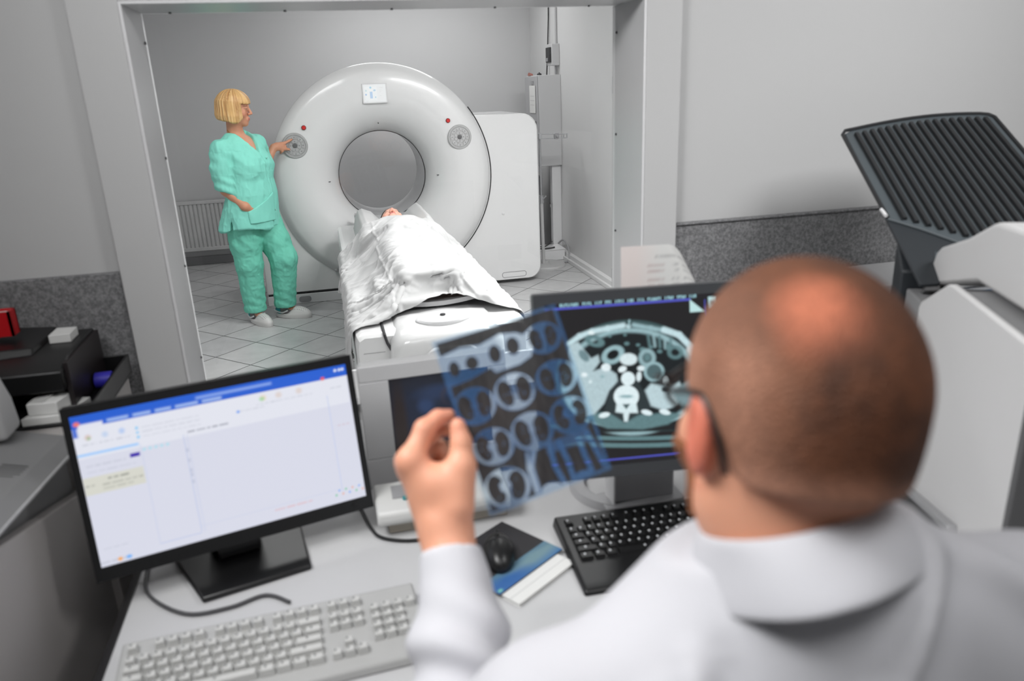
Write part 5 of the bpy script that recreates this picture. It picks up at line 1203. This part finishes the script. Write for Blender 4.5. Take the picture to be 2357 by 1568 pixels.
# white coat
NBc=np.array(NB)
up=Vector((-.17,.40,1)).normalized(); fw=Vector((.20,.97,.16)); fw=(fw-up*fw.dot(up)).normalized(); lf=up.cross(fw)
def d_coat(P):
    d=ell(P,(.325,.46,1.03),(.178,.118,.20))
    d=smin(d,ell(P,(.325,.47,.80),(.175,.125,.20)),.06)
    d=smin(d,cone(P,SL_D,SR_D,.066,.070),.07)
    d=smin(d,cone(P,(.275,.42,1.188),np.array(SL_D)+(0,0,.004),.050,.060),.05); d=smin(d,cone(P,(.36,.402,1.24),np.array(SR_D)+(0,0,.01),.052,.062),.05)
    cuff=np.array(E_D)*.05+np.array(wr)*.95
    sl=chain(P,[SL_D,(.085,.50,1.04),E_D],[.066,.064,.058],.02); d=smin(d,sl,.03)
    fs=chain(P,[E_D,np.array(E_D)*.45+np.array(wr)*.55,cuff],[.058,.048,.034],.02)
    d0=np.array(wr)-np.array(E_D); d0/=np.linalg.norm(d0); pl=(P.X-cuff[0])*d0[0]+(P.Y-cuff[1])*d0[1]+(P.Z-cuff[2])*d0[2]
    fs=smax(fs,pl,.004); inn=smax(cone(P,cuff-d0*.05,cuff+d0*.05,.0255,.0255),-(pl+.03),.004); 
    d=smin(d,smax(fs,-inn,.003),.02)
    # right arm reaches forward to the desk
    d=smin(d,chain(P,[SR_D,(.56,.43,.95),(.52,.66,.80)],[.066,.058,.045],.02),.03)
    d=smin(d,smax(ell(P,(.33,.52,.70),(.20,.20,.16)),.615-P.Z,.02),.06)
    d=smin(d,cone(P,NBc+(.004,.012,-.13),NBc+(.004,.004,-.020),.125,.080),.05)
    q=local(P,NBc,[[f_,l_,u_] for f_,l_,u_ in zip(fw,lf,up)]); d=smax(d,-np.maximum(-(q.Z+.012),np.sqrt(q.X**2+q.Y**2)-.13),.006)
    return d
V,F=polymesh(d_coat,(-.02,.24,.60),(.66,.82,1.34),.0048)
N=vnorm(V,F)
FA,FB,FC,FD_,FE,FF,FG,FH=[np.array(q) for q in ((.388,.395,1.262),(.306,.335,1.16),(.42,.40,1.258),(.505,.34,1.20),(.217,.41,1.20),(.22,.37,1.13),(.20,.42,1.17),(.16,.41,1.12))]
N0=np.array([-.30,-.72,.62]); N0/=np.linalg.norm(N0)
def ridge(V,a,b,w,h):
    pr=lambda q: q-(q@N0)[...,None]*N0
    A_,B_,Q=pr(np.array(a)),pr(np.array(b)),pr(V); d=B_-A_; t=np.clip(((Q-A_)@d)/(d@d),0,1); q=np.linalg.norm(Q-A_-t[:,None]*d,axis=1); return h*np.exp(-(q/w)**2)*np.sin(np.pi*np.clip(t*.9+.05,0,1))**.5*(((V-np.array(a))@N0)>-.12)
f=ridge(V,FA,FB,.013,.020)-ridge(V,FA+(.02,0,-.01),FB+(.03,0,0),.016,.010)+ridge(V,FC,FD_,.013,.013)+ridge(V,FE,FF,.013,.011)-ridge(V,FE+(.02,0,0),FF+(.02,0,0),.013,.009)+ridge(V,FG,FH,.012,.009)
E_=np.array(E_D); W_=np.array(wr); dd=W_-E_; t_=((V-E_)@dd)/(dd@dd); sl=(V[:,1]>.53)&(V[:,0]<.17)
f+=sl*(t_<.88)*.0055*ss(.9-t_,0,.2)*np.sin(t_*26+(V[:,0]-.08)*55+2.5*vnoise(V*14,5))*np.exp(-((t_-.35)/.35)**2)
f+=.008*(vnoise(V*np.array([16,16,9]),41)-.5)*(1-sl*ss(t_,.8,.95))
V=V+N*f[:,None]; ct=arrobj('coat',V,F,M_coat,do)
# turned-down collar
c0=Vector(NB)
def ring(r,h,k=1.12):
    out=[]
    for i in range(49):
        a=R_(-150+300*i/48); rr=r(a) if callable(r) else r; hh=h(a) if callable(h) else h
        out.append(c0-fw*rr*k*math.cos(a)+lf*rr*math.sin(a)+up*hh)
    return out
top=lambda a: .006-.010*(abs(a)/2.6)**2
rings=[ring(.062,lambda a:-.040),ring(.064,lambda a:top(a)-.004),ring(.066,lambda a:top(a)+.003),ring(.070,lambda a:top(a)-.001),ring(lambda a:.076+.003*math.sin(5*a),lambda a:top(a)-.016),ring(lambda a:.088+.004*math.sin(4*a+1),lambda a:top(a)-.042-.012*(abs(a)/2.6)),ring(lambda a:.086+.004*math.sin(4*a+1),lambda a:top(a)-.047-.012*(abs(a)/2.6)),ring(.072,lambda a:top(a)-.030)]
cb=MB(); cb.loft(rings,closed=False,cap=False); co=obj('collar',cb,M_coat,ct,angle=180)
m=co.modifiers.new('subd','SUBSURF'); m.levels=1; m.render_levels=2
# seated legs and the stool that carries him (below the frame)
M_trs=mat('dark_trousers',srgb(60,62,70),.85)
def d_legs(P):
    d=None
    for s in(-1,1):
        c=chain(P,[(.33+s*.10,.50,.67),(.33+s*.13,.86,.63),(.33+s*.13,.88,.12)],[.085,.062,.045],.03); c=smin(c,cone(P,(.33+s*.13,.86,.05),(.33+s*.14,1.05,.04),.042,.034),.03)
        d=c if d is None else smin(d,c,.02)
    return np.maximum(d,.004-P.Z)
V,F=polymesh(d_legs,(.08,.38,-.01),(.58,1.12,.78),.012); arrobj('trousers',V,F,M_trs,do)
stl=thing('stool','round black swivel stool under the seated man','stool',(.33,.50,0))
obj('seat',MB().lathe([(.0,.54),(.17,.545),(.19,.56),(.19,.585),(.17,.60),(0,.60)],(.33,.50,0),'z',40),M_bk,stl); obj('pillar',MB().lathe([(.03,.06),(.03,.54)],(.33,.50,0),'z',20),M_chrome,stl)
for k in range(5):
    a=R_(72*k); obj('foot',MB().tube([(.33,.50,.07),(.33+.27*math.cos(a),.50+.27*math.sin(a),.05)],.018,8),M_bk,stl); obj('caster',MB().lathe([(.025,-.012),(.025,.012)],(.33+.27*math.cos(a),.50+.27*math.sin(a),.0255),'y',16),M_bk,stl)
# ---------------------------------------------------------------- film held up in his left hand
def film_mat():
    m=bpy.data.materials.new('scan_film'); m.use_nodes=True; nt=m.node_tree; N=nt.nodes; L=nt.links; N.remove(N['Principled BSDF']); out=N['Material Output']
    at=N.new('ShaderNodeAttribute'); at.attribute_name='Col'
    df=N.new('ShaderNodeBsdfDiffuse'); L.new(at.outputs['Color'],df.inputs['Color'])
    tr=N.new('ShaderNodeBsdfTransparent'); tr.inputs['Color'].default_value=(.87,.955,.95,1)
    gl=N.new('ShaderNodeBsdfGlossy'); gl.inputs['Roughness'].default_value=.15; gl.inputs['Color'].default_value=(.6,.6,.6,1)
    a=N.new('ShaderNodeMixShader'); L.new(at.outputs['Alpha'],a.inputs['Fac']); L.new(tr.outputs[0],a.inputs[1]); L.new(df.outputs[0],a.inputs[2])
    b=N.new('ShaderNodeMixShader'); b.inputs['Fac'].default_value=.03; L.new(a.outputs[0],b.inputs[1]); L.new(gl.outputs[0],b.inputs[2]); L.new(b.outputs[0],out.inputs['Surface'])
    return m
PF=np.array([.196347,.797627,1.242311]); MF=np.array([[.977,-.0883,-.1942],[.1642,.8925,.4201],[.1362,-.4423,.8865]])
HF=np.array([[2191.475,-545.5067,1205.02074],[-281.22892,-1794.38911,936.35203],[.35669,.07237,1]])
nu,nv=300,390; u,v=canvas(nu,nv); lx=-.08+.16*u; lz=-.105+.21*v
w_=HF[2,0]*lx+HF[2,1]*lz+1; du=(HF[0,0]*lx+HF[0,1]*lz+HF[0,2])/w_; dv=(HF[1,0]*lx+HF[1,1]*lz+HF[1,2])/w_
# picture coordinates used below: a keystoned sheet measured on its own grid
p=Paint((du-980)*2.958,(dv-680)*2.958,(0,0,0)); C1=(1,0,0); C0=(0,0,0)
def lung(cx,cy,w,h,rot=-.3,body=True,heart=None,sc=1.):
    if body: p.ell(cx,cy,w,h,C1,.08,rot)
    c_,s_=math.cos(rot),math.sin(rot); at=lambda x,y:(cx+x*c_-y*s_,cy+x*s_+y*c_)
    for s in(-1,1):
        x,y=at(s*.44*w,-.02*h); p.ell(x,y,.39*w,.74*h,C0,.10,rot+s*.12)
    x,y=at(0,.5*h); p.ell(x,y,.13*w,.42*h,C1,.3,rot)
    x,y=at(0,-.10*h); p.ell(x,y,.13*w,.32*h,C1,.3,rot,.85)
    if heart: x,y=at(heart[0]*w,heart[1]*h); p.ell(x,y,heart[2]*w,heart[3]*h,C1,.3,rot,.8)
    r=random.Random(int(cx)); 
    for i in range(7): x,y=at(r.choice([-1,1])*(.2+.4*r.random())*w,(r.random()-.4)*.8*h); p.ell(x,y,5,4,C1,.8,0,.5)
# row 1: two shoulder-level slices run together, then a chest slice
p.poly([(95,425),(230,360),(365,340),(400,320),(500,265),(610,255),(660,270),(720,215),(800,195),(730,290),(720,410),(640,468),(480,525),(440,490),(300,570),(165,625),(130,540)],C1,10)
for x,y,a,b in((195,505,38,55),(315,462,45,48),(470,400,42,62),(592,345,46,62)): p.ell(x,y,a,b,C0,.15,-.2)
p.ell(235,445,10,20,C1,.4); lung(800,290,118,105,-.3)
# rows 2-5
lung(335,755,142,125,-.28); lung(605,655,140,125,-.28,heart=(0,.05,.12,.5)); lung(890,560,140,118,-.28,heart=(.02,-.1,.14,.4))
lung(460,1030,142,125,-.28,heart=(-.05,.0,.2,.25)); lung(725,925,145,130,-.28); lung(985,815,138,125,-.28,heart=(.0,-.15,.32,.3))
lung(555,1310,158,138,-.25,heart=(-.05,-.1,.25,.30))
for pts in([(735,1060),(720,1170),(770,1330)],[(838,1010),(880,1160),(950,1285)],[(905,1000),(970,1130),(1010,1250)],[(1040,970),(1080,1080),(1130,1190)],[(1095,930),(1160,1050),(1215,1150)]): p.line(pts,15,C1,14,.75)
p.ell(860,1320,70,45,C1,.2,-.3); p.line([(690,1075),(700,1180),(755,1340)],10,C1,10); p.ell(1075,1225,60,30,C1,.4,-.3,.7); p.poly([(820,1010),(1100,900),(1130,985),(830,1080)],C1,16,.25)
clear=p.c[...,0]
nz=vnoise(np.stack([u*60,v*14,u*0],-1).reshape(-1,3),5).reshape(u.shape)
edge=np.minimum(np.minimum(u,1-u)*.16,np.minimum(v,1-v)*.21); border=1-ss(edge,.0030,.0045)
clear=np.maximum(clear,border); blue=np.array(srgb(96,156,228)[:3]); dark=np.array(srgb(62,61,62)[:3])
col=np.zeros(u.shape+(4,)); k=clear[...,None]; col[...,:3]=dark*(1-k)*(.75+.5*nz[...,None])+blue*k; col[...,3]=.975-.76*clear+.03*(nz-.5)
m_=(np.hypot((lx-.012)/.5,lz+.075)<.0)
Lp=np.stack([lx,np.zeros_like(lx),lz],-1).reshape(-1,3); curl=-.010*((lx.ravel()-0)/.08)**2*.0
V=Lp@MF.T+PF
fl=arrobj('scan_film',V,gridfaces(nu,nv),film_mat(),None,col.reshape(-1,4))
tag(fl,'bluish sheet of film with rows of chest CT slices held up in the hand','scan film')
